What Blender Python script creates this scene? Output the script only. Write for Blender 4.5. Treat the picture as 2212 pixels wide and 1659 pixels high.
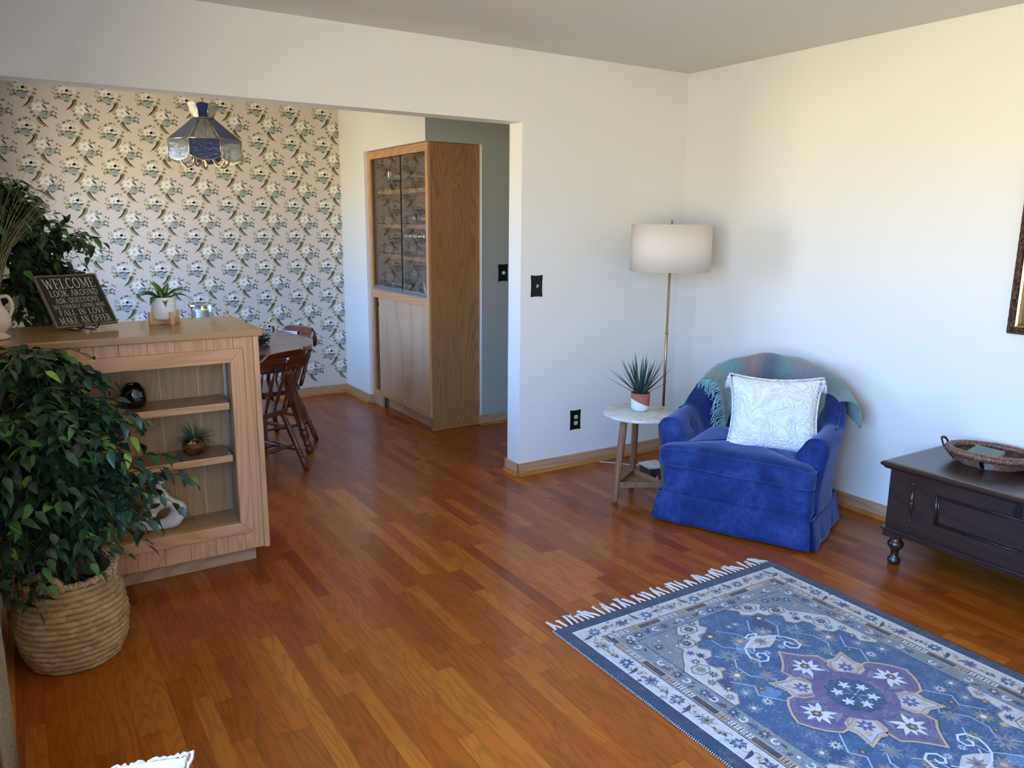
import bpy, bmesh, math, random
from mathutils import Vector, Matrix, Euler
from mathutils.geometry import tessellate_polygon

for _o in list(bpy.data.objects): bpy.data.objects.remove(_o, do_unlink=True)
PI = math.pi
R = math.radians
rnd = random.Random(7)
scene = bpy.context.scene
COL = scene.collection

# ------------------------------------------------------------------ camera
YAW, PITCH, ROLL, FPX = R(32.4768), R(-11.6571), R(0.4843), 1686.55
fw = Vector((math.sin(YAW)*math.cos(PITCH), math.cos(YAW)*math.cos(PITCH), math.sin(PITCH)))
rt = Vector((math.cos(YAW), -math.sin(YAW), 0)); up = rt.cross(fw)
rt2 = rt*math.cos(ROLL)+up*math.sin(ROLL); up2 = -rt*math.sin(ROLL)+up*math.cos(ROLL)
cd = bpy.data.cameras.new('camera'); cam = bpy.data.objects.new('camera', cd); COL.objects.link(cam)
m3 = Matrix((rt2, up2, -fw)).transposed()
cam.matrix_world = Matrix.Translation((-3.7389, -3.8131, 1.5091)) @ m3.to_4x4()
cd.sensor_fit = 'HORIZONTAL'; cd.sensor_width = 36.0; cd.lens = 36.0*FPX/2212.0
cd.clip_start = 0.05; cd.clip_end = 200
scene.camera = cam

# ------------------------------------------------------------------ world: blue sky above, sunlit ground below
W = bpy.data.worlds.new('daylight'); scene.world = W; W.use_nodes = True
nt = W.node_tree; nt.nodes.clear()
wo = nt.nodes.new('ShaderNodeOutputWorld'); bg = nt.nodes.new('ShaderNodeBackground')
tc = nt.nodes.new('ShaderNodeTexCoord'); sx = nt.nodes.new('ShaderNodeSeparateXYZ'); cr = nt.nodes.new('ShaderNodeValToRGB')
mr = nt.nodes.new('ShaderNodeMapRange'); mr.inputs['From Min'].default_value = -1; mr.inputs['From Max'].default_value = 1
nt.links.new(tc.outputs['Generated'], sx.inputs[0]); nt.links.new(sx.outputs['Z'], mr.inputs['Value'])
nt.links.new(mr.outputs[0], cr.inputs[0]); nt.links.new(cr.outputs[0], bg.inputs[0]); nt.links.new(bg.outputs[0], wo.inputs[0])
el = cr.color_ramp.elements
el[0].position = 0.0; el[0].color = (.46, .39, .26, 1)
el[1].position = 1.0; el[1].color = (.22, .50, 1.1, 1)
for pos, c in ((.40, (.70, .63, .45)), (.488, (.88, .81, .61)), (.512, (.72, .76, .72)), (.54, (.44, .74, 1.30)), (.64, (.34, .70, 1.46))):
    e = el.new(pos); e.color = (*c, 1)
bg.inputs['Strength'].default_value = 9.0
# windows (out of frame, in the left-hand walls): x, y0, y1, z0, z1
WINDOWS = [('living', -3.90, -3.95, -1.95, .62, 2.14), ('dining', -3.84, .85, 1.95, .88, 2.04)]
for nm, wx, y0, y1, z0, z1 in WINDOWS:
    ld = bpy.data.lights.new('portal_'+nm, 'AREA'); ld.shape = 'RECTANGLE'; ld.size = (z1-z0); ld.size_y = (y1-y0)
    ld.cycles.is_portal = True
    lo = bpy.data.objects.new('window_portal_'+nm, ld); COL.objects.link(lo)
    lo.matrix_world = Matrix.Translation((wx-.02, (y0+y1)/2, (z0+z1)/2)) @ Euler((0, R(-90), 0)).to_matrix().to_4x4()

vs = scene.view_settings
vs.view_transform = 'Standard'; vs.look = 'None'; vs.exposure = 1.40; vs.gamma = 1.0; vs.use_curve_mapping = False
scene.cycles.max_bounces = 10; scene.cycles.diffuse_bounces = 5; scene.cycles.transparent_max_bounces = 24
scene.cycles.caustics_reflective = False; scene.cycles.caustics_refractive = False
scene.cycles.sample_clamp_indirect = 6.0

# ------------------------------------------------------------------ helpers
def lin(c):
    if isinstance(c, str):
        c = c.lstrip('#'); c = [int(c[i:i+2], 16)/255 for i in (0, 2, 4)]
    return tuple((v/12.92 if v <= .04045 else ((v+.055)/1.055)**2.4) for v in c)

class M:
    """collects shapes; build() links them as one mesh object"""
    def __init__(s): s.v = []; s.f = []; s.mi = []; s.sm = []; s.c = []; s.uv = {}
    def add(s, vs_, fs_, mi=0, sm=False, c=None, xf=None):
        o = len(s.v)
        for p in vs_:
            p = Vector(p)
            if xf is not None: p = xf @ p
            s.v.append(p)
        for f in fs_:
            s.f.append([i+o for i in f]); s.mi.append(mi); s.sm.append(sm); s.c.append(c)
        return s
    def box(s, a, b, bev=0.0, mi=0, c=None, xf=None, seg=2):
        a = Vector(a); b = Vector(b)
        lo = Vector((min(a.x, b.x), min(a.y, b.y), min(a.z, b.z))); hi = Vector((max(a.x, b.x), max(a.y, b.y), max(a.z, b.z)))
        if bev <= 0:
            vs_ = [(x, y, z) for x in (lo.x, hi.x) for y in (lo.y, hi.y) for z in (lo.z, hi.z)]
            fs_ = [(0, 1, 3, 2), (4, 6, 7, 5), (0, 4, 5, 1), (2, 3, 7, 6), (0, 2, 6, 4), (1, 5, 7, 3)]
            return s.add(vs_, fs_, mi, False, c, xf)
        bm = bmesh.new(); bmesh.ops.create_cube(bm, size=1)
        d = hi-lo; cc = (hi+lo)/2
        for v in bm.verts: v.co = Vector((v.co.x*d.x, v.co.y*d.y, v.co.z*d.z))+cc
        bmesh.ops.bevel(bm, geom=bm.edges[:], offset=min(bev, min(d)/2.05), segments=seg, profile=.6, affect='EDGES')
        bm.verts.index_update()
        s.add([v.co.copy() for v in bm.verts], [[v.index for v in f.verts] for f in bm.faces], mi, seg > 2, c, xf)
        bm.free(); return s
    def lathe(s, prof, n=24, mi=0, sm=True, c=None, xf=None, close=False, flute=None):
        vs_ = []; fs_ = []
        for k, (r, z) in enumerate(prof):
            for i in range(n):
                a = 2*PI*i/n; rr = r*(flute(a, z) if flute else 1)
                vs_.append((rr*math.cos(a), rr*math.sin(a), z))
        L = len(prof)
        for k in range(L-1):
            for i in range(n):
                j = (i+1) % n
                fs_.append((k*n+i, k*n+j, (k+1)*n+j, (k+1)*n+i))
        if close:
            for i in range(n):
                j = (i+1) % n; fs_.append(((L-1)*n+i, (L-1)*n+j, j, i))
        else:
            if prof[0][0] > 1e-4: fs_.append(tuple(range(n))[::-1])
            if prof[-1][0] > 1e-4: fs_.append(tuple((L-1)*n+i for i in range(n)))
        return s.add(vs_, fs_, mi, sm, c, xf)
    def tube(s, pts, r, n=8, mi=0, sm=True, c=None, xf=None, cap=True, closed=False, flat=1.0):
        pts = [Vector(p) for p in pts]; L = len(pts); vs_ = []; fs_ = []
        prev = None
        for k, p in enumerate(pts):
            if closed: t = pts[(k+1) % L]-pts[k-1]
            else: t = (pts[min(k+1, L-1)]-pts[max(k-1, 0)])
            if t.length < 1e-9: t = Vector((0, 0, 1))
            t.normalize()
            if prev is None:
                ref = Vector((0, 0, 1)) if abs(t.z) < .9 else Vector((1, 0, 0))
                u = t.cross(ref).normalized()
            else:
                u = prev-t*prev.dot(t)
                u = u.normalized() if u.length > 1e-6 else t.orthogonal().normalized()
            prev = u; w = t.cross(u)
            rr = r(k/(L-1)) if callable(r) else (r[k] if isinstance(r, (list, tuple)) else r)
            for i in range(n):
                a = 2*PI*i/n; vs_.append(p+u*math.cos(a)*rr+w*math.sin(a)*rr*flat)
        for k in range(L if closed else L-1):
            k2 = (k+1) % L
            for i in range(n):
                j = (i+1) % n; fs_.append((k*n+i, k*n+j, k2*n+j, k2*n+i))
        if cap and not closed:
            fs_.append(tuple(range(n))[::-1]); fs_.append(tuple((L-1)*n+i for i in range(n)))
        return s.add(vs_, fs_, mi, sm, c, xf)
    def grid(s, fn, nu, nv, mi=0, sm=True, c=None, xf=None, wrapu=False):
        vs_ = []; fs_ = []
        for j in range(nv+1):
            for i in range(nu if wrapu else nu+1): vs_.append(fn(i/nu, j/nv))
        w = nu if wrapu else nu+1
        for j in range(nv):
            for i in range(nu):
                i2 = (i+1) % w; fs_.append((j*w+i, j*w+i2, (j+1)*w+i2, (j+1)*w+i))
        return s.add(vs_, fs_, mi, sm, c, xf)
    def prism(s, outer, z0, z1, holes=(), mi=0, c=None, xf=None, side_sm=False, bend=None):
        """2D outline (with holes) in XY extruded z0..z1; bend maps each point"""
        loops = [list(outer)]+[list(h) for h in holes]
        tri = tessellate_polygon([[Vector((p[0], p[1], 0)) for p in l] for l in loops])
        flat = [p for l in loops for p in l]; n = len(flat)
        vs_ = [Vector((p[0], p[1], z0)) for p in flat]+[Vector((p[0], p[1], z1)) for p in flat]
        if bend: vs_ = [Vector(bend(v)) for v in vs_]
        fs_ = []
        for t in tri:
            a, b, cc = t
            ar = (flat[b][0]-flat[a][0])*(flat[cc][1]-flat[a][1])-(flat[b][1]-flat[a][1])*(flat[cc][0]-flat[a][0])
            if ar < 0: a, b = b, a
            fs_.append((a+n, b+n, cc+n)); fs_.append((cc, b, a))
        s.add(vs_, fs_, mi, False, c, xf)
        o = 0; sf = []
        for li, l in enumerate(loops):
            L = len(l); ar = sum(l[i][0]*l[(i+1) % L][1]-l[(i+1) % L][0]*l[i][1] for i in range(L))
            ccw = ar > 0
            for i in range(L):
                j = (i+1) % L
                q = (o+i, o+j, o+j+n, o+i+n)
                if (li == 0) != ccw: q = q[::-1]
                sf.append(q)
            o += L
        return s.add(vs_, sf, mi, side_sm, c, xf)
    def ball(s, cpt, r, n=10, m=7, mi=0, c=None, sc=(1, 1, 1), xf=None):
        cpt = Vector(cpt); vs_ = [cpt+Vector((0, 0, -r*sc[2]))]; fs_ = []
        for k in range(1, m):
            b = -PI/2+PI*k/m
            for i in range(n):
                a = 2*PI*i/n; vs_.append(cpt+Vector((r*sc[0]*math.cos(b)*math.cos(a), r*sc[1]*math.cos(b)*math.sin(a), r*sc[2]*math.sin(b))))
        vs_.append(cpt+Vector((0, 0, r*sc[2]))); T = len(vs_)-1
        for i in range(n):
            j = (i+1) % n
            fs_.append((0, 1+j, 1+i)); fs_.append((T, T-n+i, T-n+j))
            for k in range(m-2): fs_.append((1+k*n+i, 1+k*n+j, 1+(k+1)*n+j, 1+(k+1)*n+i))
        return s.add(vs_, fs_, mi, True, c, xf)
    def build(s, name, mats, parent=None, loc=None, rotz=None, subsurf=0, label=None, weld=False, auto=None):
        me = bpy.data.meshes.new(name)
        me.from_pydata([tuple(v) for v in s.v], [], s.f)
        if not isinstance(mats, (list, tuple)): mats = [mats]
        for m in mats: me.materials.append(m)
        for i, p in enumerate(me.polygons):
            p.material_index = min(s.mi[i], len(mats)-1); p.use_smooth = s.sm[i]
        if any(c is not None for c in s.c):
            ca = me.color_attributes.new('Col', 'FLOAT_COLOR', 'CORNER')
            for i, p in enumerate(me.polygons):
                c = s.c[i] or (1, 1, 1)
                for li in p.loop_indices: ca.data[li].color = (c[0], c[1], c[2], c[3] if len(c) > 3 else 1)
        if weld:
            bm = bmesh.new(); bm.from_mesh(me); bmesh.ops.remove_doubles(bm, verts=bm.verts, dist=1e-5)
            bmesh.ops.recalc_face_normals(bm, faces=bm.faces); bm.to_mesh(me); bm.free()
        me.validate(); me.update()
        o = bpy.data.objects.new(name, me); COL.objects.link(o)
        if parent is not None: o.parent = parent
        if loc is not None: o.location = loc
        if rotz is not None: o.rotation_euler = (0, 0, rotz)
        if subsurf:
            md = o.modifiers.new('smooth', 'SUBSURF'); md.levels = subsurf; md.render_levels = subsurf
        if label: o['label'] = label
        return o

def thing(name, label, cat, loc=(0, 0, 0), rotz=0.0, group=None):
    o = bpy.data.objects.new(name, None); COL.objects.link(o); o.empty_display_size = .1
    o.location = loc; o.rotation_euler = (0, 0, rotz)
    o['label'] = label; o['category'] = cat
    if group: o['group'] = group
    return o
def tag(o, label, cat, group=None, kind=None):
    o['label'] = label; o['category'] = cat
    if group: o['group'] = group
    if kind: o['kind'] = kind
    return o
def struct(o): o['kind'] = 'structure'; return o
def dup(root, loc, rotz=0.0, label=None, group=None, scale=None):
    r = root.copy(); COL.objects.link(r); r.location = loc; r.rotation_euler = (0, 0, rotz)
    if label: r['label'] = label
    if group: r['group'] = group
    if scale: r.scale = scale
    for ch in list(root.children):
        c = ch.copy(); COL.objects.link(c); c.parent = r
        for g in ch.children:
            d = g.copy(); COL.objects.link(d); d.parent = c
    return r
def T(x=0, y=0, z=0, rx=0, ry=0, rz=0, s=1):
    return Matrix.Translation((x, y, z)) @ Euler((rx, ry, rz)).to_matrix().to_4x4() @ Matrix.Scale(s, 4)
def between(a, b):
    """matrix whose z axis runs from a to b"""
    a = Vector(a); b = Vector(b); d = (b-a).normalized()
    return Matrix.Translation(a) @ d.to_track_quat('Z', 'Y').to_matrix().to_4x4()
def cr_pts(P, n=6):
    """smooth path through the points"""
    P = [Vector(p) for p in P]; out = []
    for i in range(len(P)-1):
        p0 = P[max(i-1, 0)]; p1 = P[i]; p2 = P[i+1]; p3 = P[min(i+2, len(P)-1)]
        for k in range(n):
            t = k/n; out.append(.5*((2*p1)+(p2-p0)*t+(2*p0-5*p1+4*p2-p3)*t*t+(3*p1-p0-3*p2+p3)*t**3))
    out.append(P[-1]); return out

# ------------------------------------------------------------------ materials
class Nd:
    def __init__(s, name):
        s.m = bpy.data.materials.new(name); s.m.use_nodes = True; s.t = s.m.node_tree
        s.b = s.t.nodes['Principled BSDF']; s.o = s.t.nodes['Material Output']
    def n(s, ty, **k):
        nd = s.t.nodes.new(ty)
        for a, v in k.items():
            if a.startswith('i_'):
                key = a[2:]; key = int(key) if key.isdigit() else key.replace('_', ' ')
                if hasattr(v, 'node') or isinstance(v, bpy.types.NodeSocket): s.t.links.new(v, nd.inputs[key])
                else: nd.inputs[key].default_value = v
            else: setattr(nd, a, v)
        return nd
    def l(s, a, b): s.t.links.new(a, b)
    def coord(s, kind='Object', scale=(1, 1, 1), rot=(0, 0, 0)):
        c = s.n('ShaderNodeTexCoord'); mp = s.n('ShaderNodeMapping')
        mp.inputs['Scale'].default_value = scale; mp.inputs['Rotation'].default_value = rot
        s.l(c.outputs[kind], mp.inputs[0]); return mp.outputs[0]
    def noise(s, vec, scale, detail=3, rough=.5, dist=0):
        nd = s.n('ShaderNodeTexNoise'); s.l(vec, nd.inputs['Vector'])
        nd.inputs['Scale'].default_value = scale; nd.inputs['Detail'].default_value = detail
        nd.inputs['Roughness'].default_value = rough; nd.inputs['Distortion'].default_value = dist
        return nd.outputs['Fac']
    def math(s, op, a, b=None, c=None):
        nd = s.n('ShaderNodeMath', operation=op)
        for i, v in enumerate((a, b, c)):
            if v is None: continue
            if isinstance(v, (int, float)): nd.inputs[i].default_value = v
            else: s.l(v, nd.inputs[i])
        return nd.outputs[0]
    def mix(s, f, a, b, mode='MIX'):
        nd = s.n('ShaderNodeMix', data_type='RGBA', blend_type=mode)
        for i, v in ((0, f), (6, a), (7, b)):
            if isinstance(v, (int, float)): nd.inputs[i].default_value = v
            elif isinstance(v, tuple): nd.inputs[i].default_value = (*v[:3], 1)
            else: s.l(v, nd.inputs[i])
        return nd.outputs[2]
    def ramp(s, f, stops):
        nd = s.n('ShaderNodeValToRGB'); s.l(f, nd.inputs[0]); e = nd.color_ramp.elements
        e[0].position = stops[0][0]; e[0].color = (*stops[0][1], 1); e[1].position = stops[-1][0]; e[1].color = (*stops[-1][1], 1)
        for p, c in stops[1:-1]: q = e.new(p); q.color = (*c, 1)
        return nd.outputs[0]
    def bump(s, h, dist=.002, strength=1.0):
        nd = s.n('ShaderNodeBump'); nd.inputs['Distance'].default_value = dist; nd.inputs['Strength'].default_value = strength
        s.l(h, nd.inputs['Height']); s.l(nd.outputs[0], s.b.inputs['Normal']); return nd
    def set(s, **k):
        for a, v in k.items():
            key = a.replace('_', ' ')
            if isinstance(v, (int, float)): s.b.inputs[key].default_value = v
            elif isinstance(v, tuple): s.b.inputs[key].default_value = (*v[:3], 1)
            else: s.l(v, s.b.inputs[key])
        return s

def plain(name, col, rough=.5, metal=0.0, var=.06, vscale=12, bump=None, **k):
    n = Nd(name); c = lin(col) if isinstance(col, str) else col
    v = n.coord()
    f = n.noise(v, vscale, 4)
    n.set(Base_Color=n.mix(f, tuple(x*(1-var) for x in c), tuple(min(1, x*(1+var)) for x in c)), Roughness=rough, Metallic=metal)
    if bump: n.bump(n.noise(v, bump[0], 4, .6), bump[1], bump[2] if len(bump) > 2 else 1.0)
    for a, v2 in k.items(): n.set(**{a: v2})
    return n.m
def vcol(name, rough=.6, var=.1, vscale=60, bump=None, **k):
    n = Nd(name); at = n.n('ShaderNodeAttribute', attribute_name='Col')
    v = n.coord(); f = n.noise(v, vscale, 3)
    g = n.math('MULTIPLY_ADD', f, 2*var, 1-var)
    n.set(Base_Color=n.mix(1.0, at.outputs['Color'], n.n('ShaderNodeCombineColor', i_0=g, i_1=g, i_2=g).outputs[0], 'MULTIPLY'), Roughness=rough)
    if bump: n.bump(n.noise(v, bump[0], 4, .6), bump[1])
    for a, v2 in k.items(): n.set(**{a: v2})
    return n.m
def wood(name, c1, c2, axis='Z', fig=1.0, rough=.35, pores=.5, coat=0.0, bands=26, coat_r=.12, blotch=.12):
    """oak-like grain running along axis"""
    n = Nd(name); c1 = lin(c1); c2 = lin(c2)
    st = {'X': (.22, 1.9, 1.9), 'Y': (1.9, .22, 1.9), 'Z': (1.9, 1.9, .22)}[axis]
    fine = {'X': (4, 260, 260), 'Y': (260, 4, 260), 'Z': (260, 260, 4)}[axis]
    v = n.coord(scale=tuple(q*fig for q in st))
    w = n.noise(v, 2.0, 2.5, .45, .25)
    s1 = n.math('SINE', n.math('MULTIPLY', w, bands*2*PI))
    s1 = n.math('MULTIPLY_ADD', s1, .5, .5)
    s1 = n.math('POWER', s1, 2.2)
    fn = n.noise(n.coord(scale=fine), 1.0, 3, .6)
    bl = n.noise(n.coord(), 2.2, 2)
    f = n.math('ADD', n.math('MULTIPLY', s1, .42), n.math('MULTIPLY', n.math('SUBTRACT', fn, .35), pores))
    base = n.mix(f, c1, c2)
    g = n.math('MULTIPLY_ADD', bl, 2*blotch, 1-blotch)
    n.set(Base_Color=n.mix(1.0, base, n.n('ShaderNodeCombineColor', i_0=g, i_1=g, i_2=g).outputs[0], 'MULTIPLY'), Roughness=rough, Coat_Weight=coat, Coat_Roughness=coat_r)
    n.bump(n.math('ADD', fn, n.math('MULTIPLY', s1, .4)), .0004, .5)
    return n.m
def thin_glass(name, tint=(1, 1, 1), refl=1.0, rough=0.0, base=.0):
    """clear pane: transparent with a fresnel reflection"""
    n = Nd(name); n.t.nodes.remove(n.b)
    tr = n.n('ShaderNodeBsdfTransparent', i_Color=(*tint, 1)); gl = n.n('ShaderNodeBsdfGlossy', i_Roughness=rough)
    gm_ = n.n('ShaderNodeNewGeometry'); ior = n.math('SUBTRACT', 1.5, n.math('MULTIPLY', gm_.outputs['Backfacing'], .8333))
    fr = n.n('ShaderNodeFresnel', i_IOR=ior)
    f = n.math('MULTIPLY_ADD', fr.outputs[0], refl, base); mx = n.n('ShaderNodeMixShader')
    n.l(f, mx.inputs[0]); n.l(tr.outputs[0], mx.inputs[1]); n.l(gl.outputs[0], mx.inputs[2]); n.l(mx.outputs[0], n.o.inputs[0])
    return n.m

MAT = {}
def paint(name, col):
    n = Nd(name); v = n.coord()
    f = n.noise(v, 1.3, 3); c = lin(col)
    n.set(Base_Color=n.mix(f, tuple(x*.97 for x in c), tuple(min(1, x*1.02) for x in c)), Roughness=.55, Specular_IOR_Level=.35)
    n.bump(n.noise(v, 260, 3, .6), .0006, .5); return n.m
MAT['paint'] = paint('wall_paint', '#e9e7e0')
MAT['ceil'] = paint('ceiling_paint', '#d6d4cc')
MAT['hall'] = paint('hall_shaded_paint', '#a9ada4')  # wall paint darkened to carry the shade of the unlit hall
MAT['oak_x'] = wood('oak_x', '#c9986a', '#a37147', 'X', coat=.15)
MAT['oak_y'] = wood('oak_y', '#c9986a', '#a37147', 'Y', coat=.15)
MAT['oak_z'] = wood('oak_z', '#cb9a6c', '#a57349', 'Z', coat=.15)
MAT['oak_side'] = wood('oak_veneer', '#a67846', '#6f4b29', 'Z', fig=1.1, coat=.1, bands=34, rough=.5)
MAT['oak_top'] = wood('oak_top', '#a97f4c', '#8d6436', 'X', coat=.5, rough=.4, coat_r=.07, bands=12)
MAT['oak_in'] = wood('oak_inner', '#b08a5e', '#8f6b45', 'Z', coat=.0, rough=.5)
MAT['shelf'] = wood('shelf_top', '#8d6446', '#6f4b34', 'X', coat=.4, rough=.35)
MAT['base_x'] = wood('baseboard_x', '#c49a74', '#976b47', 'X', rough=.45)
MAT['base_y'] = wood('baseboard_y', '#c49a74', '#976b47', 'Y', rough=.45)
MAT['quarter'] = wood('quarter_round', '#b9772f', '#8d541d', 'X', rough=.35)
MAT['cherry'] = wood('cherry_wood', '#6b3420', '#431c10', 'Z', coat=.5, rough=.28, bands=10, pores=.3)
MAT['cherry_x'] = wood('cherry_top', '#6a4232', '#4a2a1d', 'X', coat=.7, rough=.3, bands=10, pores=.3)
MAT['walnut'] = wood('walnut_dark', '#33201b', '#180e0b', 'Y', coat=.35, rough=.33, bands=12, pores=.45)
MAT['walnut_z'] = wood('walnut_dark_z', '#33221d', '#1a100d', 'Z', coat=.35, rough=.3, bands=12)
MAT['steel'] = plain('steel', (.55, .57, .6), .3, 1.0, vscale=30)
MAT['alu'] = plain('aluminium', (.42, .45, .5), .4, 1.0)
MAT['black'] = plain('black_metal', (.012, .012, .014), .38, .6, bump=(160, .001))
MAT['brass'] = plain('brass', (.72, .50, .24), .22, 1.0)
MAT['brass_dark'] = plain('antique_brass', (.36, .24, .13), .28, 1.0)
MAT['glass'] = thin_glass('clear_glass', (.90, .91, .92), 2.2, .02, .05)
MAT['pane'] = thin_glass('door_glass', (.86, .86, .85), 1.2, 0, .03)
MAT['white_cer'] = plain('white_ceramic', '#e9e9e6', .28, var=.02)
# ------------------------------------------------------------------ floor
n = Nd('strip_oak_floor')
at = n.n('ShaderNodeAttribute', attribute_name='Col')
tcn = n.n('ShaderNodeTexCoord')
off = n.n('ShaderNodeCombineXYZ'); n.l(n.math('MULTIPLY', at.outputs['Alpha'], 37.0), off.inputs[0]); n.l(n.math('MULTIPLY', at.outputs['Alpha'], 91.0), off.inputs[1]); n.l(n.math('MULTIPLY', at.outputs['Alpha'], 13.0), off.inputs[2])
va = n.n('ShaderNodeVectorMath', operation='ADD'); n.l(tcn.outputs['Object'], va.inputs[0]); n.l(off.outputs[0], va.inputs[1])
mp = n.n('ShaderNodeMapping'); mp.inputs['Scale'].default_value = (6.5, .75, 1); n.l(va.outputs[0], mp.inputs[0])
w = n.noise(mp.outputs[0], 2.0, 2.2, .45, .3)
s1 = n.math('POWER', n.math('MULTIPLY_ADD', n.math('SINE', n.math('MULTIPLY', w, 70.0)), .5, .5), 2.5)
mp2 = n.n('ShaderNodeMapping'); mp2.inputs['Scale'].default_value = (300, 7, 1); n.l(va.outputs[0], mp2.inputs[0])
fn = n.noise(mp2.outputs[0], 1.0, 3, .6)
g = n.math('SUBTRACT', n.math('SUBTRACT', 1.16, n.math('MULTIPLY', s1, .24)), n.math('MULTIPLY', fn, .26))
bl = n.noise(tcn.outputs['Object'], .9, 2)
g2 = n.math('MULTIPLY', g, n.math('MULTIPLY_ADD', bl, .2, .9))
n.set(Base_Color=n.mix(1.0, at.outputs['Color'], n.n('ShaderNodeCombineColor', i_0=g2, i_1=g2, i_2=g2).outputs[0], 'MULTIPLY'),
      Roughness=.4, Coat_Weight=.32, Coat_Roughness=.16, Specular_IOR_Level=.25)
n.bump(n.math('ADD', fn, n.math('MULTIPLY', bl, 3)), .0004, .35)
MAT['floor'] = n.m
m = M(); m.box((-4.02, -4.42, -.12), (1.05, .1323, -.0012), 0, 1); m.box((-3.96, .1323, -.12), (1.05, 2.95, -.0012), 0, 1)
tones = ['#a4632a', '#ab6c30', '#a06029', '#985826', '#b0743a', '#a66833', '#9c5b28', '#95552a', '#8d4f26', '#b5793e', '#a05f2b', '#9c5f30', '#aa6f3c', '#a96a32']
fr = random.Random(11); x = -4.02; row = 0
while x < 1.05:
    y = -4.42-fr.random()*.5
    while y < 2.95:
        L = fr.choice((.2, .26, .32, .38, .45, .52, .62, .75))*(.85+.3*fr.random())
        y1 = min(y+L, 2.95); c = lin(fr.choice(tones)); c = (c[0]*.86, c[1]*.58, c[2]*.20); k = .93+.14*fr.random()
        ya = max(y, -4.42)
        if x < -3.9: y1 = min(y1, .13)
        if y1 > ya+.01:
            m.add([(x+.0003, ya+.0003, 0), (x+.0569, ya+.0003, 0), (x+.0569, y1-.0003, 0), (x+.0003, y1-.0003, 0)], [(0, 1, 2, 3)], 0, False, (c[0]*k, c[1]*k, c[2]*k, fr.random()))
        y = y1 if x >= -3.9 or y1 < .13 else 9
    x += .0572
struct(m.build('floor', [MAT['floor'], plain('seam', (.03, .012, .005), .8)]))

# ------------------------------------------------------------------ room shell
H = 2.44
def wall(name, boxes, mats, kind=True):
    m = M()
    for b in boxes: m.box(b[0], b[1], 0, b[2] if len(b) > 2 else 0)
    return struct(m.build(name, mats))
m = M(); m.box((-4.02, -4.42, H), (1.05, .1323, H+.1)); m.box((-3.96, .1323, H), (1.05, 2.95, H+.1)); struct(m.build('ceiling', MAT['ceil']))
wall('wall_right', [((0, -4.42, -.05), (.12, .132, H+.05))], MAT['paint'])
wall('wall_back', [((-1.258, 0, -.05), (0, .1323, H+.05)), ((-3.899, 0, 2.0591), (-1.258, .1323, H+.05)), ((-4.02, 0, -.05), (-3.899, .1323, H+.05))], MAT['paint'])
wall('wall_front', [((-4.02, -4.42, -.05), (.12, -4.30, H+.05))], MAT['paint'])
def window_wall(name, wx, y0, y1, z0, z1, ya, yb, mat):
    return wall(name, [((wx-.12, ya, -.05), (wx, y0, H+.05)), ((wx-.12, y1, -.05), (wx, yb, H+.05)), ((wx-.12, y0, -.05), (wx, y1, z0)), ((wx-.12, y0, z1), (wx, y1, H+.05))], mat)
q = WINDOWS[0]; window_wall('wall_left', q[1], q[2], q[3], q[4], q[5], -4.42, 0.0, MAT['paint'])
q = WINDOWS[1]; window_wall('wall_dining_left', q[1], q[2], q[3], q[4], q[5], .1323, 2.95, MAT['paint'])
# the partition that holds the china cabinet, and the hall beyond it
XP, YG, YN, ZC, YW = -1.278, 1.177, 2.285, 2.0534, 2.8248
m = M()
m.box((XP, YN, -.05), (-.72, YW+.12, H+.05)); m.box((XP, YG, ZC), (-.834, YN, H+.05)); m.box((-.834, YG+.12, ZC), (-.72, YN, H+.05))
m.box((-.834, YG, -.05), (1.05, YG+.12, H+.05)); m.box((-.72, YG+.12, -.05), (-.6, YN+.1, H+.05))
# faces towards the hall are greyer, their shade put into the paint colour
o = m.build('wall_partition', [MAT['paint'], MAT['hall']]); struct(o)
for p in o.data.polygons:
    if p.normal.y < -.9 and p.center.y < YG+.01: p.material_index = 1
    if p.normal.x < -.9: p.material_index = 0
wall('wall_hall_end', [((.95, .1323, -.05), (1.05, YG, H+.05)), ((0.12, .03, -.05), (1.05, .1323, H+.05))], MAT['hall'])

# ------------------------------------------------------------------ wallpaper wall: printed bouquets
def poly_ring(cx, cy, pts, sx=1, sy=1, rot=0):
    c, s_ = math.cos(rot), math.sin(rot)
    return [(cx+(p[0]*sx*c-p[1]*sy*s_), cy+(p[0]*sx*s_+p[1]*sy*c)) for p in pts]
def leaf2(L, w_, k=6):
    a = [(L*i/k, w_*math.sin(PI*(i/k)**.8)) for i in range(k+1)]; b = [(L*i/k, -w_*math.sin(PI*(i/k)**.8)) for i in range(k-1, 0, -1)]
    return a+b
def petal_flower(cx, cy, r, npet, c, r_, amp=.22):
    k = npet*6
    return [(cx+r*(1+amp*math.cos(npet*2*PI*i/k+r_))*math.cos(2*PI*i/k), cy+r*.82*(1+amp*math.cos(npet*2*PI*i/k+r_))*math.sin(2*PI*i/k)) for i in range(k)]
WP = dict(cream=lin('#f0e9dc'), cream2=lin('#e2dacb'), blue=lin('#a0a9a2'), blue2=lin('#838d88'), dk=lin('#68695a'), olive=lin('#87815a'), ol2=lin('#a09770'), navy=lin('#73777a'), grey=lin('#b9b5ad'), yel=lin('#b7a374'))
bouquets = []
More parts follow.
